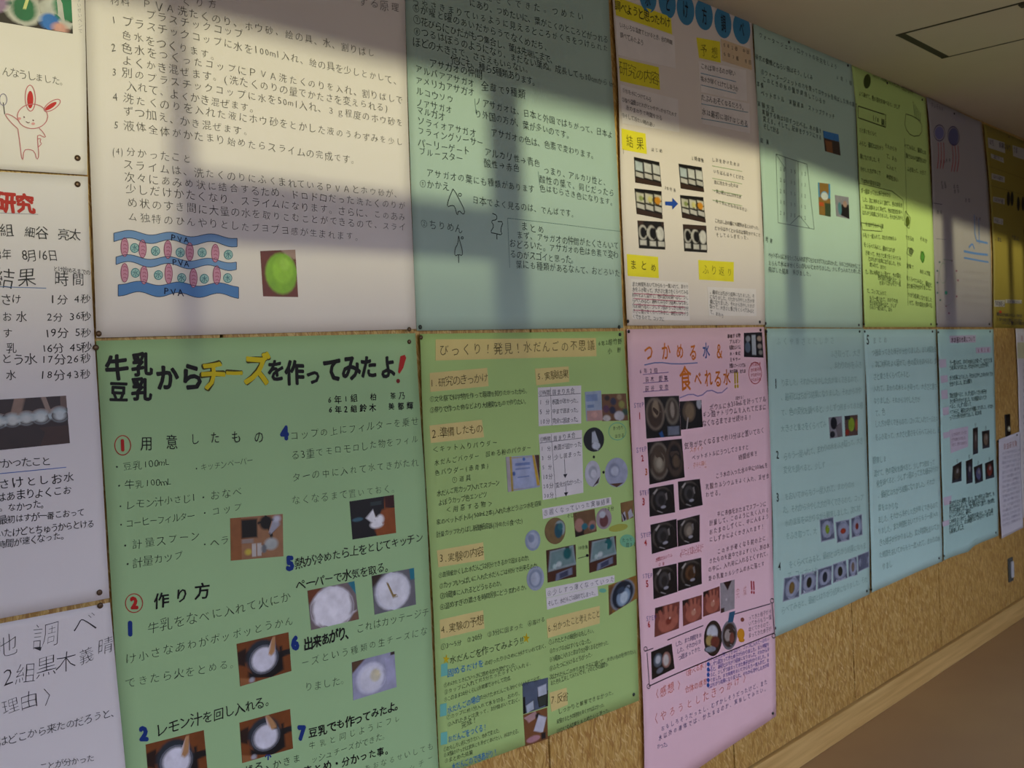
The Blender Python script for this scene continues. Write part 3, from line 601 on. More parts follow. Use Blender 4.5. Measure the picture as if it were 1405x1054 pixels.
g.photo([(800,632),(821,632),(821,668),(800,668)], 'b8bac5', [('e',.5,.45,.28,.25,'9da2ad'),('e',.55,.5,.18,.16,'c7c9d2'),('p',[(.5,1),(.95,.6),(.85,.85)],'3a2320')], 'round cut print of a pale plate', rnd=True)
g.photo([(827,629),(858,627),(858,668),(827,669)], '9fa6bb', [('e',.4,.42,.25,.24,'868fa4'),('e',.42,.45,.17,.16,'b9c0cf'),('p',[(.2,.88),(.8,.85),(.5,1)],'5a3c2a')], 'round cut print of a pale lid', rnd=True)
g.photo([(691,627),(737,624),(738,668),(694,675)], '9aa6c6', [('r',0,0,.1,1,'aba4a8'),('r',.1,0,.16,1,'b39a35'),('r',.16,.05,.82,.95,'a3aecb'),('p',[(.78,0),(.86,0),(1,.95),(.9,.95)],'c2a02c'),('p',[(.86,0),(1,0),(1,.9)],'4f2f22'),('e',.2,.5,.04,.06,'3b5fa8'),('e',.52,.1,.04,.05,'3b5fa8'),('r',.25,.2,.7,.28,'6f82b4'),('r',.25,.35,.7,.4,'7c8cb8'),('r',.3,.6,.66,.64,'7c8cb8')], 'print of a printed white packet')
g.slip([(741,698),(835,682),(836,692),(742,712)], 'e0dcdc', label='white paper caption slip'); g.T('③固くなっていった実験結果', 742, 704, 834, 687, 8.5, '43434b', -.004, 'table_text')
g.slip([(745,807),(840,789),(840,799),(818,803),(819,816),(747,835)], 'e0dcdc', label='white paper caption slip') if False else None
g.slip([(745,807),(840,789),(840,799),(746,820)], 'e0dcdc', label='white paper caption slip'); g.slip([(746,820.5),(817,804.5),(818,817),(747,836)], 'e0dcdc', label='white paper caption slip')
g.T('④少しずつ薄くなっていった', 746, 814, 840, 794, 8.5, '43434b', -.004, 'table_text'); g.T('そして、水だんごは固めてしまった。', 748, 828, 816, 812, 7.5, '43434b', -.002, 'table_text')
g.photo([(744,711),(773,709),(773,746),(744,747)], '7b6440', [('e',.72,.42,.25,.3,'8fa5a8'),('e',.66,.5,.2,.28,'1e5262'),('e',.75,.35,.12,.14,'2f6c70')], 'round cut print of blue jelly on a spoon', rnd=True)
g.photo([(784,704),(813,698),(816,729),(787,737)], '6e5236', [('r',0,.7,.4,1,'21150f'),('e',.22,.55,.22,.28,'a97f70'),('e',.45,.65,.14,.14,'2c6f7c'),('e',.82,.7,.2,.22,'9a7364'),('e',.8,.75,.12,.12,'23566b')], 'print of two hands holding blue pieces')
g.photo([(815,698),(836,696),(836,725),(815,727)], '9c8d94', [('e',.5,.6,.28,.3,'6a3f40'),('e',.4,.3,.2,.16,'aeb4bb')], 'round cut print of a hand and cup', rnd=True)
g.photo([(848,690),(865,686),(865,710),(850,716)], '7d5f36', [('p',[(0,.6),(.3,.5),(.4,1),(.1,1)],'a7a9b4'),('p',[(.55,.6),(.8,.45),(1,.9),(.6,1)],'a9abb6'),('p',[(0,.4),(.35,.9),(.2,1)],'33222a')], 'print of two white cups')
g.photo([(717,728),(738,726),(738,755),(717,756)], '8f9fb3', [('e',.5,.5,.36,.38,'a7b1c2'),('e',.4,.4,.2,.2,'8290a8')], 'round cut print of a pale plate', rnd=True)
g.photo([(719,778),(743,775),(743,809),(719,811)], '9aa5b6', [('e',.5,.5,.38,.38,'8391a6'),('e',.48,.52,.26,.28,'a9b3c2')], 'round cut print of a ridged pale plate', rnd=True)
for q in ([(746,755),(787,747),(788,791),(748,799)],[(805,742),(842,735),(843,775),(806,786)]):
    g.photo(q, '4a2a1c', [('p',[(.12,.05),(.92,.0),(1,.62),(.03,.68)],'87999c'),('p',[(.16,.1),(.88,.05),(.94,.55),(.09,.6)],'6d8a8a'),('e',.7,.22,.14,.18,'0e5a5c'),('e',.4,.5,.09,.08,'b7c4c4'),('e',.25,.55,.06,.08,'a9c0bc'),('p',[(.3,.78),(.85,.68),(.85,.9),(.25,1)],'717b8f'),('p',[(.4,.8),(.7,.74),(.7,.9),(.4,.95)],'39405a')], 'print of a tray of blue gel balls')
g.E(857,742,10,9,'74b58e'); g.E(845,724,13,5,'a5aa4b',rot=-.2); g.E(824,810,5,3,'6fb59a'); g.O(844,592,12,12,1,'67b795')
for i, (t, x, y) in enumerate((('きっちり',838,588),('はかる',840,599),('10分',826,699),('そして',775,708),('10分後',790,752),('たった',850,741),('固まる',855,748))): g.T(t, x, y, x+14, y-2, 6, GI, 0)
g.E(812,627,1.5,2,'1b1b1b'); g.E(825,648,1.5,2,'1b1b1b'); g.S([(790,766),(802,763)],.8,GI); g.E(803,762,2,2,'1b1b1b')
g.photo([(832,803),(870,789),(872,820),(833,844)], '8c6428', [('p',[(0,.1),(.15,.05),(.1,1),(0,1)],'6a4c2a'),('e',.48,.52,.43,.56,'7d8690'),('e',.48,.52,.38,.5,'15202e'),('e',.5,.62,.24,.34,'7f97ad'),('e',.52,.66,.14,.22,'b8cad6'),('e',.42,.35,.14,.12,'33455a')], 'print of pale jelly in a dark bowl')
g.photo([(713,937),(748,929),(748,968),(714,979)], '4f5d72', [('r',0,.45,1,1,'10110f'),('p',[(.58,.25),(.92,.2),(.95,.6),(.6,.6)],'b3bcc8'),('p',[(.1,.75),(.4,.65),(.42,.95),(.15,1)],'aab6c2'),('p',[(.58,.6),(.94,.58),(.9,.9),(.64,.92)],'2f3a33')], 'print of white cups on a dark counter')
g.photo([(714,980),(747,970),(748,1013),(717,1023)], '7b4f2b', [('p',[(.0,.1),(.5,.0),(.6,.2),(.2,.3)],'b08d8c'),('e',.58,.16,.1,.09,'1a1416'),('p',[(.62,.15),(.95,.3),(.78,.75),(.38,.6)],'c0c2ce'),('e',.35,.85,.3,.1,'ae8188'),('r',.7,.75,.9,.95,'16161c')], 'print of hands pouring from a white cup')
g.done()

# ---- ways of melting ice poster
h = Poster('poster', 'off-white poster with yellow headings, blue title discs and a blue arrow', 'poster', 'e2d9d0',
  [(835.5,-54),(839,30),(844,110),(849,259),(853,350),(857,447)], [(1029,27),(1032,90),(1037,170),(1041,260),(1045.5,360),(1046,446)])
YL = (.80,.72,.03); HI = '2c2a28'
for x, y, ch in ((886,-3,'氷'),(913,5,'と'),(938,14,'け'),(963,21,'方'),(989,32,'調'),(1015,40,'べ')):
    v0 = h.slip([(x-12,y-26),(x+12,y-18),(x+12,y+25),(x-12,y+17)], '3e84ab', 'title_disc', rnd=True, label='blue paper disc with a black character')
    h.eps = .0012; h.T(ch, x-11, y-3, x+11, y+4, 24, '15181c', .01, 'title_lettering', asp=.55)
h.slip([(840,-4),(918,24),(920,48),(842,22)], YL, 'heading_slip', label='yellow heading slip')
for q in ([(845,80),(901,93),(903,124),(847,112)],[(953,52),(985,58),(986,87),(957,80)],[(849,177),(883,184),(885,212),(850,206)],[(857,349),(900,353),(901,382),(858,379)],[(956,357),(1004,360),(1004,387),(957,384)]): h.slip(q, YL, 'heading_slip', label='yellow heading slip')
WS = 'e8e2de'
for q in ([(841,24),(923,50),(925,95),(844,76)],[(847,117),(928,137),(930,182),(850,170)],[(956,84),(1021,97),(1022,140),(960,127)],[(960,129),(1025,143),(1026,184),(962,170)],[(862,383),(942,388),(944,440),(864,438)],[(968,394),(1034,397),(1035,434),(970,433)]): h.slip(q, WS, 'text_slip', label='white text slip')
h.slip([(986,54),(1027,68),(1029,97),(988,84)], (.68,.52,.33), 'text_slip', label='peach text slip')
h.eps = .0012
for t, x0, y0, x1, y1, hh, w in (('調べようと思ったわけ',840,8,917,33,15,.006),('研究の内容',846,94,902,110,19,-.014),('予想',955,68,985,74,17,-.012),('結果',853,193,882,199,17,-.01),('まとめ',859,362,900,368,13,.0),('ふり返り',960,370,1003,374,13,-.015)): h.T(t, x0, y0, x1, y1, hh, '3b380e' if w < 0 else '1c1b12', w, 'title_lettering')
for t, x0, y0, x1, y1, hh in (('いろいろな温度でとけるとき、氷の時間',847,35,920,59,8),('調べてみたよう',847,48,880,60,9),('①氷を水につけてみる',850,124,891,138,7),('②塩や温度はどれがとけやすいか水でためす',849,137,926,158,7),('氷のまわりで時間を計る',855,148,906,163,7),('③そして冷たい時の違い',849,158,896,173,7),
  ('６年１組　中田',988,62,1026,73,6),('６年３組　吉田',988,74,1029,87,6),('これは溶けるのが早い',959,91,1006,102,8),('塩水が早くとけてしまうか',959,108,1010,123,8),('たぶんおそくなるだろう。',960,134,1020,149,9),('水は最初に溶けはじめる',961,153,1023,171,9),
  ('はじめ',890,205,907,208,6),('１時間後',946,217,964,221,6),('20分後',909,258,926,262,6),
  ('しおをかけた氷は',974,219,1012,227,6),('いちばんはやくとけた',976,235,1018,245,6),('次に冷たかったのは',977,250,1010,256,6),('・黒い紙の上にのせた氷',976,262,1014,271,6),('・布で包んだものはおそい',975,275,1022,289,6),('これはしおの量にも関係あるとわかった。',978,303,1040,314,6),('だからはやくとけるのは塩をかけること',978,313,1040,323,6),('そしてふしぎだった。',979,322,1026,327,6)): h.T(t, x0, y0, x1, y1, hh, HI if x0 < 970 or y0 > 140 else '4a3f3f', .0)
for i in range(7): h.T(BIG, 864, 390+7.4*i, 942 if i < 6 else 908, 394+7.4*i, 6.5, HI, .002, fill=True)
for i in range(5): h.T(BIG, 971, 401+6.6*i, 1032 if i < 4 else 990, 407+6.8*i, 6.3, HI, .002, fill=True)
for y in (404,411,419,427): h.S([(866,y-1),(937,y+3)],1,'c45a7a')
for y in (105,121): h.S([(959,y-4),(1007,y+8)],.9,'5a93b0')
for y in (147,167): h.S([(960,y-4),(1023,y+8)],.9,'5a93a8')
for y in (230,247,263,277): h.S([(975,y-2),(1015,y+6)],.7,'86a86a')
h.S([(852,205),(852,212)],.6,'8a8a8a')
def tiles(q, accent=None):
    s = [('r',0,.0,1,.12,'100d0b')]
    for i in range(3):
        s.append(('p',[(.03+.34*i,.14),(.31+.34*i,.17),(.31+.34*i,.52),(.03+.34*i,.5)], ('b7c3c6' if i == 0 else 'c8c8c4') if accent is None else 'c3c0ae')); s.append(('p',[(.03+.34*i,.56),(.31+.34*i,.6),(.31+.34*i,.78),(.03+.34*i,.74)],'bdbab4'))
    if accent: s.append(('e',.83,.36,.12,.14,'d08c1e')); s += [('e',.2,.36,.08,.1,'8d9a5a'),('e',.54,.36,.09,.12,'c9c27a')]
    s.append(('p',[(0,.8),(1,.86),(1,1),(0,1)],'38251a'))
    h.photo(q, '18130f', s, 'print of white tiles in a dark tray' if not accent else 'print of tiles with an orange piece')
def cups(q):
    h.photo(q, '17140f', [('r',0,0,1,.16,'3c2a20'),('e',.17,.42,.16,.27,'b9b6ae'),('e',.18,.42,.11,.2,'0c0b0a'),('e',.5,.42,.16,.27,'b9b6ae'),('e',.53,.43,.11,.2,'0c0b0a'),('e',.83,.44,.15,.25,'cfccc6'),('r',.04,.7,.28,.88,'c6c3bc'),('r',.4,.72,.64,.9,'c6c3bc'),('r',.72,.72,.98,.9,'c6c3bc')], 'print of three round cups over white labels')
tiles([(867,216),(902,223),(905,257),(869,251)]); tiles([(868,259),(905,263),(906,301),(871,294)], 1); cups([(872,303),(908,305),(910,343),(874,341)])
tiles([(929,225),(961,230),(964,264),(932,259)]); tiles([(931,268),(963,271),(966,306),(934,299)], 1); cups([(935,308),(967,310),(968,347),(937,345)])
h.F([(910,277),(920,277),(920,272),(928,280),(920,288),(920,283),(910,282)], '1f4aa5', 'blue_arrow', .0004)
h.done()

# ---- pink poster
p = Poster('poster', 'long pink poster with orange title and dark kitchen photos down its left side', 'poster', (.870,.580,.630),
  [(857.5,452),(862,560),(867,680),(872,780),(876,900),(879.5,1000),(881,1105)], [(1046.5,449),(1052,560),(1056,700),(1060,850),(1062,982)])
OR = 'dc7a20'; PI_ = '4a2d38'
for ch, x, y, hh, cl in (('つ',888,484,24,OR),('か',911,482,23,OR),('め',930,482,22,OR),('る',948,483,23,OR),('水',966,481,21,'4d6ba8'),('＆',984,482,22,OR),('食',937,519,32,OR),('べ',954,520,22,OR),('れ',969,519,24,OR),('る',982,519,24,OR),('水',994,518,21,OR),('‼',1007,521,26,'c9a81e')):
    p.T(ch, x-9, y+.5, x+9, y-.5, hh*1.06, cl, .018 if ch != '‼' else .04, 'title_lettering', .5, asp=.85)
p.S([(882,501),(900,497),(925,500),(954,498)],1.6,'6f7fb0'); p.S([(930,546),(945,540),(957,545),(970,534),(985,541),(995,532)],1.5,'8c80b4')
for t, x0, y0, x1, y1, hh in (('6年2組',874,510,902,508,8),('荻木 愛美',882,521,915,519,8),('荻谷 安奈',882,534,916,531,8)): p.T(t, x0, y0, x1, y1, hh, '54395a', 0)
for y in (514,526,538): p.S([(880,y),(915,y-3)],.8,'7a5aa0')
for i, t in enumerate(('準備する物','アルギン','乳酸カルシウム','水・食紅','ミキサー','計量スプーンとボウル','氷の容器、おたま')): p.T(t, 995 if i == 0 else 998, 462+8.2*i-(1 if i else 0), 1013 if i < 5 else 1020, 460+8.2*i, 6, '3a1f28', .01)
p.O(1033,512,9,15,1,'c03a3a'); 
for i in range(4): p.T('かためる水', 1027, 501+7*i, 1041, 499+7*i, 5.5, 'b83a3a', 0)
p.photo([(1018,457),(1043,456),(1045,491),(1018,490)], '17141a', [('r',.4,.1,.62,.9,'a9b0b6'),('e',.18,.6,.14,.22,'5a6a7a'),('e',.2,.25,.12,.12,'8d9298'),('e',.82,.25,.12,.1,'b09a88'),('e',.82,.55,.12,.1,'9c9088'),('e',.85,.8,.1,.09,'8b8a80')], 'print of the tools laid out on black')
def bowl(q, i=0, lab='print of a metal mixing bowl'):
    dk = ('1c1714','15120f','20160f')[i%3]; u = RND.uniform(-.05, .05)
    p.photo(q, '14100f', [('e',.5+u,.46,.43,.44,'4f4941'),('e',.52+u,.48,.38,.39,dk),('e',.48+u,.46,.22,.27,('6a6055','3f3d3c','5c3f26')[i%3]),('e',.5+u,.5,.13,.17,('8c8272','22201f','3f2814')[i%3]),
      ('p',[(.14,.2),(.3,.06),(.34,.1),(.2,.26)],'a39e98'),('p',[(.62,.3),(.7,.26),(.72,.5),(.66,.52)],'77736f'),('e',.56+u,.74,.1,.05,'9a9aa2'),('p',[(.3,.82),(.5,.92),(.48,.95),(.28,.86)],'8a8784')], lab)
p.photo([(882,545),(929,543),(932,598),(885,602)], '14110f', [('e',.28,.42,.27,.4,'75695b'),('e',.28,.42,.22,.34,'3f3126'),('e',.3,.3,.1,.2,'8a7a62'),('e',.78,.38,.2,.34,'6c6558'),('e',.78,.36,.15,.27,'4b4034'),('e',.78,.34,.06,.2,'94897a'),('r',.62,.75,.95,.97,'6c7482'),('p',[(.36,.9),(.45,.85),(.5,1),(.4,1)],'1f4f8a')], 'print of two steel bowls on scales')
p.photo([(930,551),(959,549),(961,586),(932,590)], '100d0e', [('e',.4,.38,.3,.38,'5c4d3c'),('e',.42,.38,.2,.28,'7a6950'),('e',.88,.12,.12,.2,'a6a8ae'),('p',[(.3,.6),(.36,.6),(.28,1),(.22,1)],'9a9590')], 'print of a glass bowl held on black')
p.photo([(886,607),(933,602),(937,655),(889,665)], '17110e', [('e',.3,.48,.29,.46,'6f675b'),('e',.3,.48,.25,.4,'4a3d30'),('e',.3,.52,.16,.24,'7d7463'),('e',.3,.54,.08,.12,'a29a86'),('e',.76,.48,.24,.46,'43372d'),('e',.76,.45,.17,.32,'1b1716'),('e',.78,.55,.1,.16,'5a4a38')], 'print of a whisked bowl and a dark pan')
bowl([(888,670),(922,664),(924,703),(889,709)], 1); bowl([(928,661),(957,657),(961,693),(930,700)], 1); bowl([(890,720),(926,712),(927,750),(892,760)], 1); bowl([(927,714),(957,706),(957,743),(928,750)], 0)
bowl([(893,780),(926,773),(927,812),(894,822)], 1); bowl([(928,772),(959,765),(960,801),(928,811)], 2)
def hand(q, fl):
    p.photo(q, '7a3f34', [('r',.0,.0,.3,.2,'241512'),('e',.55,.62,.42,.36,'a8604e'),('p',[(.25,.55),(.12,.15),(.22,.12),(.4,.5)],'a05a4a'),('p',[(.42,.5),(.36,.04),(.47,.03),(.54,.48)],'ab6552'),('p',[(.58,.48),(.58,.03),(.69,.05),(.68,.5)],'ab6552'),('p',[(.72,.5),(.8,.12),(.9,.16),(.84,.55)],'a05a4a'),('e',.55,.6,.12,.12,'c08a72' if fl else '7f3528'),('e',.6,.5,.03,.04,'e0c0b0')], 'print of an open palm')
hand([(896,834),(930,825),(929,862),(895,874)], 0); hand([(934,824),(960,816),(960,849),(935,859)], 1); hand([(962,812),(984,804),(985,838),(962,846)], 1)
p.photo([(985,800),(1005,795),(1005,835),(986,841)], '9a9396', [('p',[(.2,0),(.8,0),(.5,.3)],'2c1410'),('e',.4,.6,.05,.04,'c0bcbc'),('r',.0,.85,.25,1,'3c2420')], 'print of a grey sheet with a brown corner')
for i, (x, y) in enumerate(((869,557),(872,618),(876,677),(878,735),(880,791),(885,849))):
    p.T('STEP', x-2, y, x+13, y-2, 9, '5a3f86', -.006, 'numbering')
for ch, x, y, cl in (('1',875,570,RED),('2',879,629,RED),('3',884,648,'c8641a'),('3',880,688,RED),('4',883,744,RED),('5',885,801,RED),('6',887,857,RED),('‼',1030,806,'b02028')): p.T(ch, x-6, y, x+6, y, 13 if ch != '‼' else 24, cl, .03, 'numbering')
for t, x0, y0, x1, y1, hh in (('（混ぜる）',1004,547,1018,545,5),('ボウルに水350mLを計ってアル',970,560,1048,547,9),('ギン酸ナトリウムを入れてだまに',960,570,1048,558,9),('なくなるまでまぜ続ける！',960,581,1028,572,9),('気泡がなくなるまで約15分ほど置いておく',936,612,1045,590,9),('ペットボトルにうつしてさますと',946,628,1024,613,8),('時間短縮‼',1010,628,1036,621,8),
  ('こう水の入った水の中に100mLを',978,653,1050,638,8),('乳酸カルシウムをよく入れ、混ぜ合',964,668,1052,653,8),('わせる。',964,679,988,675,8),('平に液体をおたまでスプーンに',980,706,1048,691,8),('計量して、このように丸く入れる',969,718,1052,699,8),('おたまのしずくに、中に入るよう',969,730,1052,708,8),('にしずかによくかき入れます！',969,741,1046,722,8),
  ('この水が硬くなる前の上に',980,757,1048,738,8),('きたものを途中でおよすくい、別の水',969,770,1053,748,8),('の中に、入れ前に入れるとくずれて、',968,782,1053,758,8),('愛の乳酸カルシウムの水に落とす',968,794,1046,773,8)): p.T(t, x0, y0, x1, y1, hh, PI_, -.002)
p.T('スポイト', 943, 618, 962, 614, 7, OR, -.005, 'orange_lettering'); p.T('さらに固く', 948, 638, 966, 635, 6, OR, -.005, 'orange_lettering'); p.T('・・・→', 938, 643, 968, 640, 6, OR, -.005, 'orange_lettering')
for t, x0, y0, x1, y1 in (('水酸カルシウム',897,768,920,761),('の液',900,775,910,773),('スプーンですくうように',932,757,962,748),('そーっと入れておく',930,762,960,754),): p.T(t, x0, y0, x1, y1, 6, 'b32a34', 0, 'red_lettering')
p.T('完成', 1004, 815, 1024, 808, 14, 'c47a72', -.016, 'orange_lettering', asp=.7)
for l in ([(1003,843),(1054,828)],[(1056,827),(1059,868)],[(1059,868),(970,905),(886,941)],[(881,893),(893,889)],[(913,878),(962,858)],[(884,895),(887,938)]): p.S(l, 1.5, '33222e')
for x, y in ((882,890),(886,941),(1056,824),(1058,872)): p.O(x, y, 2.4, 3, 1.2, '33222e')
p.photo([(890,894),(919,883),(923,917),(891,932)], '15110f', [('e',.3,.4,.2,.25,'55606a'),('e',.3,.38,.12,.15,'b0b6bc'),('e',.68,.52,.2,.3,'9a7064'),('e',.66,.52,.13,.22,'b9b4ae'),('e',.35,.8,.15,.1,'6a6f7a')], 'print of a spoon and cup being held')
p.photo([(963,852),(988,850),(988,899),(963,901)], '2b1d17', [('e',.45,.35,.3,.22,'bfc2c8'),('e',.3,.55,.2,.15,'a08a50'),('e',.6,.6,.25,.17,'6a3326'),('e',.35,.8,.3,.08,'7f8690')], 'round cut print of a plate of food', rnd=True)
p.photo([(987,852),(1009,850),(1009,890),(987,893)], '7c7a80', [('e',.5,.5,.42,.42,'3a2a24'),('e',.4,.5,.2,.2,'a0958e'),('e',.65,.6,.15,.18,'7a4438')], 'round cut print of a glass bowl', rnd=True)
p.F([(998,840),(1006,838),(1003,853),(996,854)], '2f5a78', 'drawing', .0004); p.E(1016,850,2.5,3,'8a4a3a'); p.E(1014,870,5,8,'d18f1c'); p.E(1015,878,4,3,'d18f1c')
for i in range(3): p.T(BIG, 924+2*i, 884+9.5*i, 960-1*i, 870+9.5*i, 7, '4a3a6a', 0, fill=True)
for i in range(4): p.T(BIG, 1024, 848+8*i, 1055, 838+8*i, 7, '6a4a5a', -.004, fill=True)
for i in range(6): p.T(BIG, 968, 906+7.2*i, 1052, 876+7.2*i, 6.6, '4f3f96', .004, 'purple_lettering', fill=True)
for i in range(5): p.E(969, 911+7.2*i, 2, 3, '3f63b0', 'drawing', .0004)
p.T('（食べる水）', 935, 926, 968, 910, 10, 'cf5a34', -.006, 'orange_lettering'); p.T('合体の感想', 937, 947, 968, 934, 10, 'cf5a34', -.006, 'orange_lettering')
p.T('〈感想〉', 890, 955, 934, 936, 15, 'cf5a34', -.008, 'orange_lettering'); p.T('〈やろうとしたきっかけ〉', 888, 990, 1024, 928, 15, 'cc5f48', -.01, 'orange_lettering')
for t, x0, y0, x1, y1 in (('おもしろそうだったし、むずかしそうだったけど、また',903,1000,1050,934),('水以外の液体では、かたまるのか、実験してみたい。',899,1013,1050,943),('かった。',898,1024,916,1019)): p.T(t, x0, y0, x1, y1, 8, '4b3f74', 0, 'purple_lettering')
p.done()

# ---- football / rocket aqua poster
j = Poster('poster', 'pale aqua poster under the ceiling with a pencil table and three tiny photos', 'poster', (0.440,0.616,0.510),
  [(1030.5,31),(1034,90),(1040,200),(1044,300),(1047.5,449)], [(1165,87),(1171,140),(1175,230),(1178.5,330),(1181.5,450)])
for t, x0, y0, x1, y1, hh in (('ウォータージェットロケットの研究をしよう',1038,48,1146,93,8),('研究の動機とねらい飛ばそう。しくみ',1033,78,1112,108,8),('①ウォータージェットの力を使ってロケットを飛ばした時の高さ',1041,98,1174,146,8),('このときの水の量が関係しているか',1043,108,1130,141,8),('準備',1035,115,1046,118,8),('ペットボトル　実験道具　ストップウォッチ',1041,127,1143,161,8),
  ('実験方法',1036,142,1060,151,8),('実験する時は5回ずつ比べる。水の量を',1043,154,1124,181,8),('変える。そして、記録をグラフにする',1044,163,1124,190,8),('そして計る',1045,173,1066,181,8),('結果',1039,192,1054,197,8),('6年1組',1144,106,1168,116,7),
  ('考察',1046,328,1058,332,8),('ペットボトルに水をたくさん入れすぎても少なすぎてもとばなかった。そのことからわかること',1051,350,1178,366,8),('えらんで水は半分くらいがいいとわかりました。少しずつ入れてためした',1051,361,1178,373,8),('飛ばした結果　飛びました。',1051,370,1112,377,8)): j.T(t, x0, y0, x1, y1, hh, '35423f', .0)
for l in ([(1062,212),(1104,226)],[(1062,212),(1065,306)],[(1104,226),(1114,315)],[(1065,306),(1114,315)],[(1062,212),(1075,232)],[(1075,216),(1077,305)],[(1092,222),(1094,300)],[(1094,296),(1082,308)],[(1094,296),(1108,314)]): j.S(l, .7, '4c5a55')
for i in range(5): j.T('20 35 12', 1066, 232+15*i, 1104, 240+15*i, 7, '3c4844', -.004)
j.photo([(1126,180),(1148,185),(1151,214),(1129,208)], '3a2f2a', [('r',0,0,1,.35,'2f7fc4'),('r',.3,.2,.9,.36,'c5cdd2'),('p',[(.05,.45),(.5,.45),(.5,1),(.1,1)],'8a5a34')], 'print of people under a blue sky')
j.photo([(1119,251),(1136,253),(1137,298),(1121,295)], '8a6a34', [('r',0,0,1,.45,'3a8fc0'),('e',.5,.4,.3,.12,'c8d0cc'),('p',[(.5,.6),(1,.6),(1,1),(.5,1)],'3a4a34'),('r',0,.6,.4,.72,'b9552a')], 'print of a launch in a field')
j.photo([(1143,268),(1162,271),(1163,301),(1145,297)], '8a8a92', [('p',[(.4,.4),(1,.35),(1,1),(.3,.9)],'1c1a1c'),('e',.3,.6,.14,.3,'4f7f8a'),('e',.7,.35,.15,.15,'a08478')], 'print of a person beside a bottle')
j.done()

# ---- lower aqua posters
def faint(P_, lines, h0, col, w=-.008, key='handwriting'):
    for x0, y0, x1, y1 in lines: P_.T(BIG, x0, y0, x1, y1, h0, col, w, key, fill=True)
kq = Poster('poster', 'aqua poster with faint pencil lines and a row of five small photos at its foot', 'poster', (0.432,0.635,0.564),
  [(1048.5,451),(1053.5,600),(1057,700),(1059,800),(1062,874)], [(1182,451),(1185,520),(1188,650),(1191,750),(1191.5,815)])
FA = (.27, .42, .37)
kq.T('ふくや重さとたしかさ', 1060, 469, 1143, 467, 11, FA, -.01)
faint(kq, [(1137,486,1178,484),(1137,502,1180,500)], 11, FA)
for x0, y0, x1, y1 in ((1068,525,1178,520),(1068,545,1180,536),(1068,566,1182,556),(1068,588,1132,582),(1072,627,1182,604),(1072,645,1130,638),(1074,682,1170,664),(1072,700,1182,682),(1074,718,1178,697),(1076,736,1118,728),(1080,775,1186,748),(1078,790,1120,782),(1070,838,1188,794)): kq.T(BIG, x0, y0, x1, y1, 11, FA, -.006, fill=True)
for n, x, y in (('1',1061,527),('2',1064,625),('3',1064,682),('4',1067,778)): kq.T(n, x-6, y, x+6, y, 17, '26302e', .01, 'numbering')
def dish(P_, q, bg, ob, rx=.15, ry=.2, cx=.5, cy=.5, lab='print of a small food sample on a dish'):
    P_.photo(q, 'a2a9b6', [('r',.04,.04,.96,.96,'5c6478'),('e',.52,.5,.43,.44,'848da0'),('e',.5,.5,.34,.36,'949cae'),('e',cx,cy,rx,ry,ob)], lab)
kq.photo([(1135,573),(1153,571),(1154,599),(1137,602)], '8b8a90', [('e',.35,.3,.25,.3,'1b1f26'),('e',.2,.82,.2,.16,'1b1f26'),('p',[(.5,.5),(.9,.3),(1,1),(.6,1)],'6f6a6c')], 'print of two dark bowls')
kq.photo([(1157,571),(1175,569),(1175,597),(1158,599)], '5a4740', [('e',.5,.45,.25,.33,'86a02e'),('e',.15,.8,.15,.15,'8a3020'),('e',.9,.5,.1,.3,'a0583c'),('r',0,0,.4,.2,'26282c')], 'print of a green fruit on a plate')
dish(kq, [(1122,713),(1141,709),(1143,739),(1124,744)], '33384a', '7f9a22'); dish(kq, [(1144,716),(1163,712),(1163,741),(1146,745)], '4a5264', '9a3a22', .2, .13); dish(kq, [(1165,711),(1180,705),(1181,734),(1166,738)], '4a5264', '8a3318', .14, .16)
for q, o in (([(1074,793),(1095,788),(1094,819),(1072,826)],'7a6232'),([(1097,788),(1118,782),(1117,810),(1096,816)],'23241a'),([(1119,781),(1139,775),(1138,802),(1119,809)],'1f2a36'),([(1140,774),(1158,768),(1160,793),(1140,800)],'262a1c'),([(1161,767),(1173,763),(1174,789),(1161,792)],'7a6a5a'),([(1174,762),(1190,756),(1190,778),(1175,785)],'1a1c22')): dish(kq, q, '36405a', o, .17, .26)
kq.done()
mq = Poster('poster', 'aqua poster of widely spaced faint pencil lines with small numeral at its top', 'poster', (.484,.722,.660),
  [(1183,452),(1186,520),(1189,650),(1192,750),(1193,813)], [(1282,452),(1285,560),(1288,680),(1290.5,770)])
mq.T('5', 1183, 467, 1195, 467, 17, '26302e', .01, 'numbering'); mq.T('まとめ', 1194, 467, 1216, 466, 10, FA, -.004)
for i, (x0, y0, x1, y1) in enumerate(((1194,484,1283,479),(1194,500,1283,495),(1196,517,1248,513),(1196,533,1283,530),(1196,550,1260,548),(1198,567,1212,565),(1198,582,1285,574),(1198,600,1287,590),(1194,632,1214,630),(1196,650,1280,634),(1200,664,1285,642),(1202,680,1280,660),(1202,697,1230,693),(1202,714,1284,692),(1202,730,1284,704),(1204,745,1286,722),(1204,762,1287,738),(1208,778,1222,773))): mq.T(BIG, x0, y0, x1, y1, 10, (.23, .38, .34), -.006, fill=True)
mq.done()
oq = Poster('poster', 'aqua poster with small pink labels and a scatter of small dark photos', 'poster', (.455,.700,.640),
  [(1283.5,452),(1287,560),(1290.5,680),(1293,769)], [(1361,452),(1363.5,560),(1366.5,680),(1368,735)], bottom=[(1293,769),(1310,762),(1326,757),(1334,749),(1345,744),(1368,735)])
PK = (.58, .52, .60)
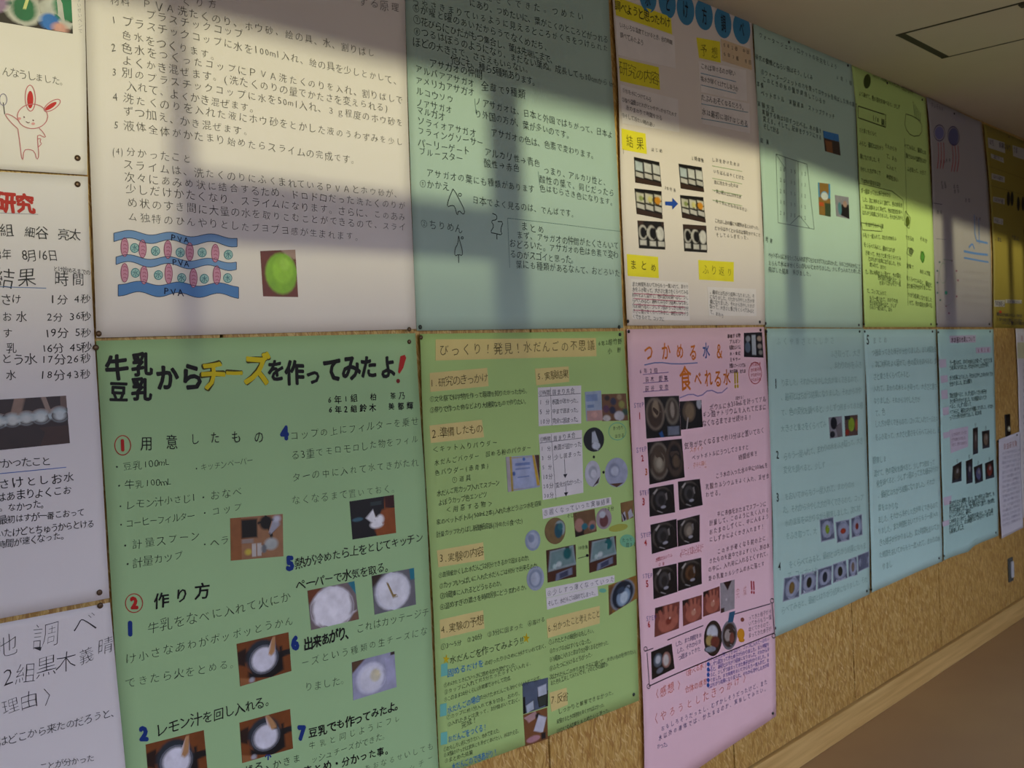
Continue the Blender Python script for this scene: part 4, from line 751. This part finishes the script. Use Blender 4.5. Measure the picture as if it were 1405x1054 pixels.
for q in ([(1300,461),(1337,460),(1337,470),(1301,471)],[(1337,477),(1357,476),(1357,484),(1338,485)],[(1285,493),(1295,493),(1296,504),(1286,505)],[(1287,516),(1297,515),(1298,524),(1288,526)],[(1288,536),(1297,535),(1298,547),(1289,548)],[(1290,560),(1299,558),(1299,569),(1291,570)],[(1291,594),(1300,592),(1300,600),(1292,602)],[(1291,683),(1303,680),(1303,691),(1293,694)],[(1290,716),(1300,713),(1300,720),(1291,723)],[(1300,590),(1326,585),(1326,613),(1302,622)]): oq.slip(q, PK, 'pink_slip', label='small pink paper slip')
oq.eps = .0012
oq.T('水溶液の性質について', 1302, 467, 1336, 465, 8, '4a2a3a', .01); oq.T('6年2組', 1339, 481, 1356, 480, 6, 'a04a5a', 0)
for y, x1, dy in ((498,1359,-4),(505,1355,-4),(519,1360,-6),(527,1332,-4),(543,1352,-6),(551,1352,-6),(558,1330,-4),(566,1360,-9),(573,1345,-7),(691,1362,-14),(697,1350,-12),(703,1362,-17),(709,1330,-8),(716,1360,-16),(723,1362,-20),(730,1320,-7)): oq.T(BIG, 1300, y, x1, y+dy, 7, '2a4440', .006, fill=True)
for i in range(3): oq.T(BIG, 1303, 597+7*i, 1324, 593+7*i, 5, '8a6a7a', -.006, fill=True)
for q, c1 in (([(1333,588),(1340,586),(1340,622),(1333,624)],'5a4a44'),([(1346,592),(1356,590),(1356,614),(1347,616)],'7a6a58'),([(1305,640),(1317,633),(1317,660),(1304,663)],'4a4438'),([(1323,633),(1332,629),(1332,662),(1324,664)],'3a3a4a'),([(1334,641),(1346,636),(1347,660),(1336,664)],'5a5f80'),([(1350,636),(1361,631),(1362,655),(1351,658)],'7a3a30')):
    oq.photo(q, '2a2624', [('e',.5,.5,.3,.35,c1),('e',.55,.4,.12,.12,'8f8c88'),('r',0,.85,1,1,'3c4048')], 'small dark print'); oq.T('①', q[0][0], q[0][1]-4, q[1][0], q[1][1]-4, 6, '2a4440', .01)
oq.done()

# ---- right top posters
l_ = Poster('poster', 'yellow-green poster crowded with small dark green writing and sketches', 'poster', (.500,.680,.220),
  [(1166,88),(1173,150),(1176,250),(1180,350),(1183,449)], [(1267,135),(1271,190),(1275,270),(1279,350),(1281,449)])
LG = '3b4a22'
for x0, y0, x1, y1 in ((1196,102,1250,128),(1176,128,1232,148),(1176,178,1200,185),(1176,196,1210,204),(1177,215,1205,221),(1177,232,1206,238),(1178,248,1206,254),(1178,262,1220,268),(1180,274,1236,282),(1180,283,1236,292),(1180,292,1238,300),(1184,308,1210,311),(1180,323,1228,328),(1182,336,1226,344),(1184,347,1234,355),(1188,355,1234,363),(1190,363,1214,368),(1184,373,1234,379),(1202,380,1234,386),(1204,388,1234,390),(1186,399,1214,403),(1190,409,1230,413),(1190,415,1228,420),(1190,421,1222,425),(1240,325,1252,329),(1260,327,1270,331),(1242,365,1252,367),(1260,372,1274,376),(1242,381,1276,392),(1242,392,1276,396),(1244,404,1276,412),(1246,415,1276,420),(1212,200,1228,206),(1214,214,1228,220),(1214,228,1228,234),(1238,200,1268,210),(1240,214,1268,222),(1242,232,1268,238),(1214,242,1230,248)): l_.T(BIG, x0, y0, x1, y1, 7, LG, .002, fill=True)
for pts in ([(1175,146),(1213,158),(1213,175),(1175,162)],[(1240,157),(1238,175),(1248,188),(1262,186),(1262,168),(1250,160)],[(1240,290),(1247,300),(1245,314),(1239,308)],[(1262,345),(1267,352),(1264,361),(1261,355)],[(1244,340),(1252,344),(1248,352),(1242,348)],[(1178,306),(1206,311),(1208,318),(1180,316)]): l_.S(pts, 1.5 if pts[0] == (1175,146) else 1, LG, closed=True)
for i in range(6): l_.S([(1250+2*i,140+3*i),(1252+1.5*i,160+2*i)],.8,LG)
l_.T('1/8 調', 1195, 162, 1212, 169, 9, '26300f', .01); l_.E(1188,112,5,10,'3f4a1a',rot=.1); l_.E(1264,353,2.6,8,'5a9a3a'); l_.E(1248,345,3,5,'6a7a4a'); l_.E(1243,304,2.6,7,'55661f')
l_.S([(1238,190),(1242,300),(1244,420)],.6,LG); l_.S([(1176,252),(1236,266),(1238,300)],.7,LG)
l_.done()
n_ = Poster('poster', 'lilac-white poster with purple and red-legged sketches, beside yellow-green poster', 'poster', '9c9798',
  [(1268.5,134),(1272.5,173),(1275.5,230),(1279.5,350),(1281.5,400),(1283,449)], [(1345,168),(1350,220),(1354,270),(1358,350),(1359,449)])
NP = '40365f'
n_.T('すいそ水の', 1274, 144, 1292, 150, 7, '4a4252', 0); n_.T('の飼い方', 1302, 158, 1324, 168, 12, '8c86a0', -.012)
n_.O(1286,183,8,11,1.4,NP); n_.E(1286,183,6.5,9,'6a6a9a'); n_.O(1306,187,8,13,1.4,NP,rot=-.1); n_.E(1306,188,7,12,'55577c')
for x in (1284,1288,1292): n_.S([(x,196),(x+1,215),(x-1,232)],2.0,'a8283c')
for x in (1304,1308,1312): n_.S([(x,200),(x+2,218),(x-1,236)],2.0,'a8283c')
for x, y in ((1290,222),(1298,220),(1291,251),(1309,256),(1286,291),(1325,275),(1292,256),(1310,262),(1340,300)): n_.T('水中', x-4, y, x+5, y+1, 7, '4a4456', .01)
n_.S([(1278,279),(1290,281)],1,'4a4456'); n_.S([(1282,328),(1296,329)],.8,'6a6a76')
for pts, w in (([(1335,295),(1336,330),(1345,332),(1353,334)],2.4),([(1327,340),(1332,334),(1335,342)],2.2),([(1320,345),(1335,348),(1353,350)],2.6),([(1320,354),(1354,360)],2),([(1341,300),(1342,335)],1.8)): n_.S(pts, w*1.2, '5a7fb8')
n_.O(1297,388,12,32,.9,'8d8f88'); n_.O(1292,375,5,14,.9,'7f8f80'); n_.O(1301,396,7,18,.8,'9a8f90'); n_.E(1296,402,2,2.5,'2f8a70')
for x, y in ((1287,360),(1304,358),(1310,372),(1312,385),(1284,372),(1284,388),(1310,407),(1284,402),(1296,420),(1288,412),(1300,430)): n_.E(x, y, 1.2, 1.4, '7a4a5a' if x > 1295 else '3f5a5a')
n_.S([(1292,356),(1305,358)],1,'6a7a70')
for i in range(5): n_.T(BIG, 1315, 372+11*i, 1352, 376+11*i, 5, 'a8a0a4', -.012, fill=True)
n_.done()
pq = Poster('poster', 'golden yellow poster at far right with small white text slips', 'poster', (.26,.205,.034),
  [(1347.5,170),(1352,220),(1357,280),(1361,350),(1361,450)], [(1440,210),(1440,300),(1440,451)])
for q in ([(1353,189),(1440,216),(1440,232),(1354,203)],[(1357,211),(1374,217),(1375,224),(1358,217)],[(1358,238),(1376,243),(1376,251),(1358,246)],[(1360,270),(1376,273),(1376,281),(1360,277)],[(1361,298),(1374,301),(1374,309),(1361,306)],[(1362,412),(1377,412),(1377,421),(1362,421)],[(1378,411),(1400,412),(1400,417),(1378,416)]): pq.slip(q, 'aaa6a0', 'text_slip', label='white text slip')
pq.eps = .0012
for x0, y0, x1, y1, hh in ((1355,195,1384,204,9),(1388,205,1404,210,9),(1359,214,1373,219,6),(1360,242,1374,246,6),(1361,273,1374,277,6),(1362,302,1373,305,6),(1363,327,1372,330,7),(1386,326,1396,328,7),(1363,416,1377,417,8),(1380,414,1400,415,5),(1364,431,1400,434,5),(1372,443,1404,444,5),(1366,438,1400,440,5)): pq.T(BIG, x0, y0, x1, y1, hh, '2c2540', .014, fill=True)
for x in (1381,1386,1395,1402): pq.E(x, 273 if x < 1390 else 280, 2.2, 10, '1c1a18')
pq.S([(1352,228),(1404,246)],.7,'6a5a1e'); pq.S([(1356,255),(1404,268)],.7,'6a5a1e'); pq.E(1371,428,2,2,'a83a20'); pq.E(1407,320,4,14,'1c1a18')
pq.done()
qq = Poster('sheet_of_paper', 'small lilac sheet of paper with a row of red characters, below the wall plate', 'paper sheet', 'd8d6dc',
  [(1367,603),(1368,680),(1371,739)], [(1397,592),(1399,650),(1401,724)], base=.009, amp=.002)
for i in range(5): qq.T('自由研究発', 1373, 613, 1393, 608, 9, 'b06a5a', -.004) if i == 0 else None
for i in range(16): qq.T(BIG, 1372, 622+6.6*i, 1397, 617+6.3*i, 4.6, '7c7890', -.01, fill=True)
qq.done()
rq = Poster('sheet_of_paper', 'white sheet with pale yellow band cut by the right edge of the view', 'paper sheet', 'dcd8d6',
  [(1391,451),(1395,520),(1397,590),(1399,650),(1401,712)], [(1445,452),(1448,690)], base=.003, amp=.002)
rq.slip([(1393,470),(1440,470),(1440,492),(1394,492)], (.62,.6,.35), 'text_slip', label='pale yellow slip'); rq.eps = .0012
rq.T('結果まとめ', 1396, 464, 1436, 464, 9, 'b06a5a', -.004)
for i in range(20): rq.T(BIG, 1402, 500+9*i, 1440, 498+9*i, 5, '7c7890', -.01, fill=True)
rq.done()

# ------------------------------------------------------------------ wall plates
def plate(name, label, cat, pts, knobcol, knob, dark):
    (x0, z1), (x1, z0) = P(*pts[0]), P(*pts[1])
    t = thing(name, label, cat, (x0, 0, z0))
    bevel(box('back_plate', [(0, x1-x0, -.008, 0, 0, z1-z0)], dark, t), .003)
    return t, x1-x0, z1-z0
SW = flat_mat('switch plate', '4d5350', .4); SWW = flat_mat('switch rocker', 'c9cdd0', .35); DK = flat_mat('bronze plate', '1f1a16', .35)
x0, z1 = P(1382, 767); x1 = x0+.07; z0 = P(1384, 799)[1]
t = thing('light_switch', 'grey wall switch plate with a pale rocker low on the strand board', 'switch', (x0, 0, z0))
bevel(box('back_plate', [(0, x1-x0, -.008, 0, 0, z1-z0)], SW, t), .003); bevel(box('rocker', [(.028, .062, -.014, -.008, .02, z1-z0-.02)], SWW, t, label='pale rocker'), .002)
x0, z1 = P(1378, 569); x1 = x0+.075; z0 = P(1379, 604)[1]
t = thing('wall_plate', 'dark wall plate with a small shiny button between two sheets', 'plate', (x0, 0, z0))
bevel(box('back_plate', [(0, x1-x0, -.007, 0, 0, z1-z0)], DK, t), .003)
def lathe(prof, n=14):
    v, f = [], []
    for r, y in prof:
        for i in range(n): a = 2*math.pi*i/n; v.append((r*math.cos(a), y, r*math.sin(a)))
    for k in range(len(prof)-1):
        for i in range(n): j2 = (i+1) % n; f.append((k*n+i, k*n+j2, (k+1)*n+j2, (k+1)*n+i))
    f.append(tuple(range(n))[::-1]); f.append(tuple((len(prof)-1)*n+i for i in range(n)))
    return v, f
v, f = lathe([(.016, -.007), (.016, -.012), (.012, -.016), (.004, -.018)])
o = obj('button', v, f, flat_mat('pale button', 'b9b89a', .25, .3), t, label='small pale button'); o.location = ((x1-x0)*.5, 0, (z1-z0)*.42)

# ------------------------------------------------------------------ thumbtacks
v, f = lathe([(.0006, .0), (.0006, -.004), (.0050, -.004), (.0054, -.0052), (.0050, -.0064), (.0034, -.0074), (.0012, -.0078)], 14)
TM = [flat_mat('brass brown tack', '5a4632', .35, .5), flat_mat('dark green tack', '20312a', .35, .1), flat_mat('black tack', '1b1a1a', .35, .1)]
tack_me = []
for m_ in TM:
    me = bpy.data.meshes.new('tack'); me.from_pydata(v, [], f); me.materials.append(m_)
    me.polygons.foreach_set('use_smooth', [True]*len(me.polygons)); tack_me.append(me)
NAMES = dict(A='rabbit poster', B='ice melting times poster', C='bottom left pencil poster', D='green slime photo poster', E='cheese poster', F='leaf outline aqua poster', G='tan headings green poster',
  H='yellow headings white poster', I='pink poster', J='aqua poster with pencil table', K='aqua poster with a photo row', L='yellow-green poster', M='widely spaced pencil aqua poster', N='lilac-white sketch poster', O='pink labels aqua poster', P='golden yellow poster', Q='small lilac sheet')
PO = dict(A=a, B=b, C=c, D=d, E=e, F=f_, G=g, H=h, I=p, J=j, K=kq, L=l_, M=mq, N=n_, O=oq, P=pq, Q=qq)
for px, py, L_, where, c_ in ((106,217,'A','lower right',0),(106,253,'B','upper right',0),(135,458,'D','lower left',0),(131,477,'E','upper left',0),(136,813,'B','lower right',0),(137,831,'C','upper right',0),(561,452,'D','lower right',0),(561,469,'E','upper right',0),
  (576,449,'F','lower left',1),(577,463,'G','upper left',0),(849,449,'F','lower right',1),(850,459,'G','upper right',1),(861,441,'H','lower left',2),(862,455,'I','upper left',2),(1042,442,'H','lower right',2),(1043,453,'I','upper right',2),(1050,444,'J','lower left',2),(1051,455,'K','upper left',2),
  (1178,446,'J','lower right',2),(1179,455,'K','upper right',1),(1186,455,'M','upper left',1),(1185,445,'L','lower left',2),(1277,445,'L','lower right',2),(1279,455,'M','upper right',2),(1285,445,'N','lower left',2),(1287,456,'O','upper left',2),(1357,445,'N','lower right',2),(1358,455,'O','upper right',2),
  (1163,90,'J','upper right',2),(1082,58,'J','top middle',2),(1217,114,'L','top middle',2),(1265,137,'L','upper right',2),(1309,156,'N','top middle',2),(1384,188,'P','top middle',0),(1063,862,'K','lower left',1),(1189,811,'K','lower right',1),(1195,809,'M','lower left',1),(1288,766,'M','lower right',1),
  (1295,763,'O','lower left',1),(1366,731,'O','lower right',1),(1395,597,'Q','upper right',2),(1369,606,'Q','upper left',2),(869,953,'G','lower right',1),(1060,979,'I','lower right',1)):
    po = PO[L_]; y = 0
    for _ in range(3): X, Z = P(px, py, y); y = -po.f(X, Z)
    o = bpy.data.objects.new('thumbtack', tack_me[c_]); COL.objects.link(o); o.location = (X, y+.0035, Z)
    side = where + (' corner' if 'middle' not in where else ' edge')
    o['label'] = '%s thumbtack at the %s of the %s' % (('brown', 'dark green', 'black')[c_], side, NAMES[L_]); o['category'] = 'thumbtack'; o['group'] = 'thumbtacks holding the posters'
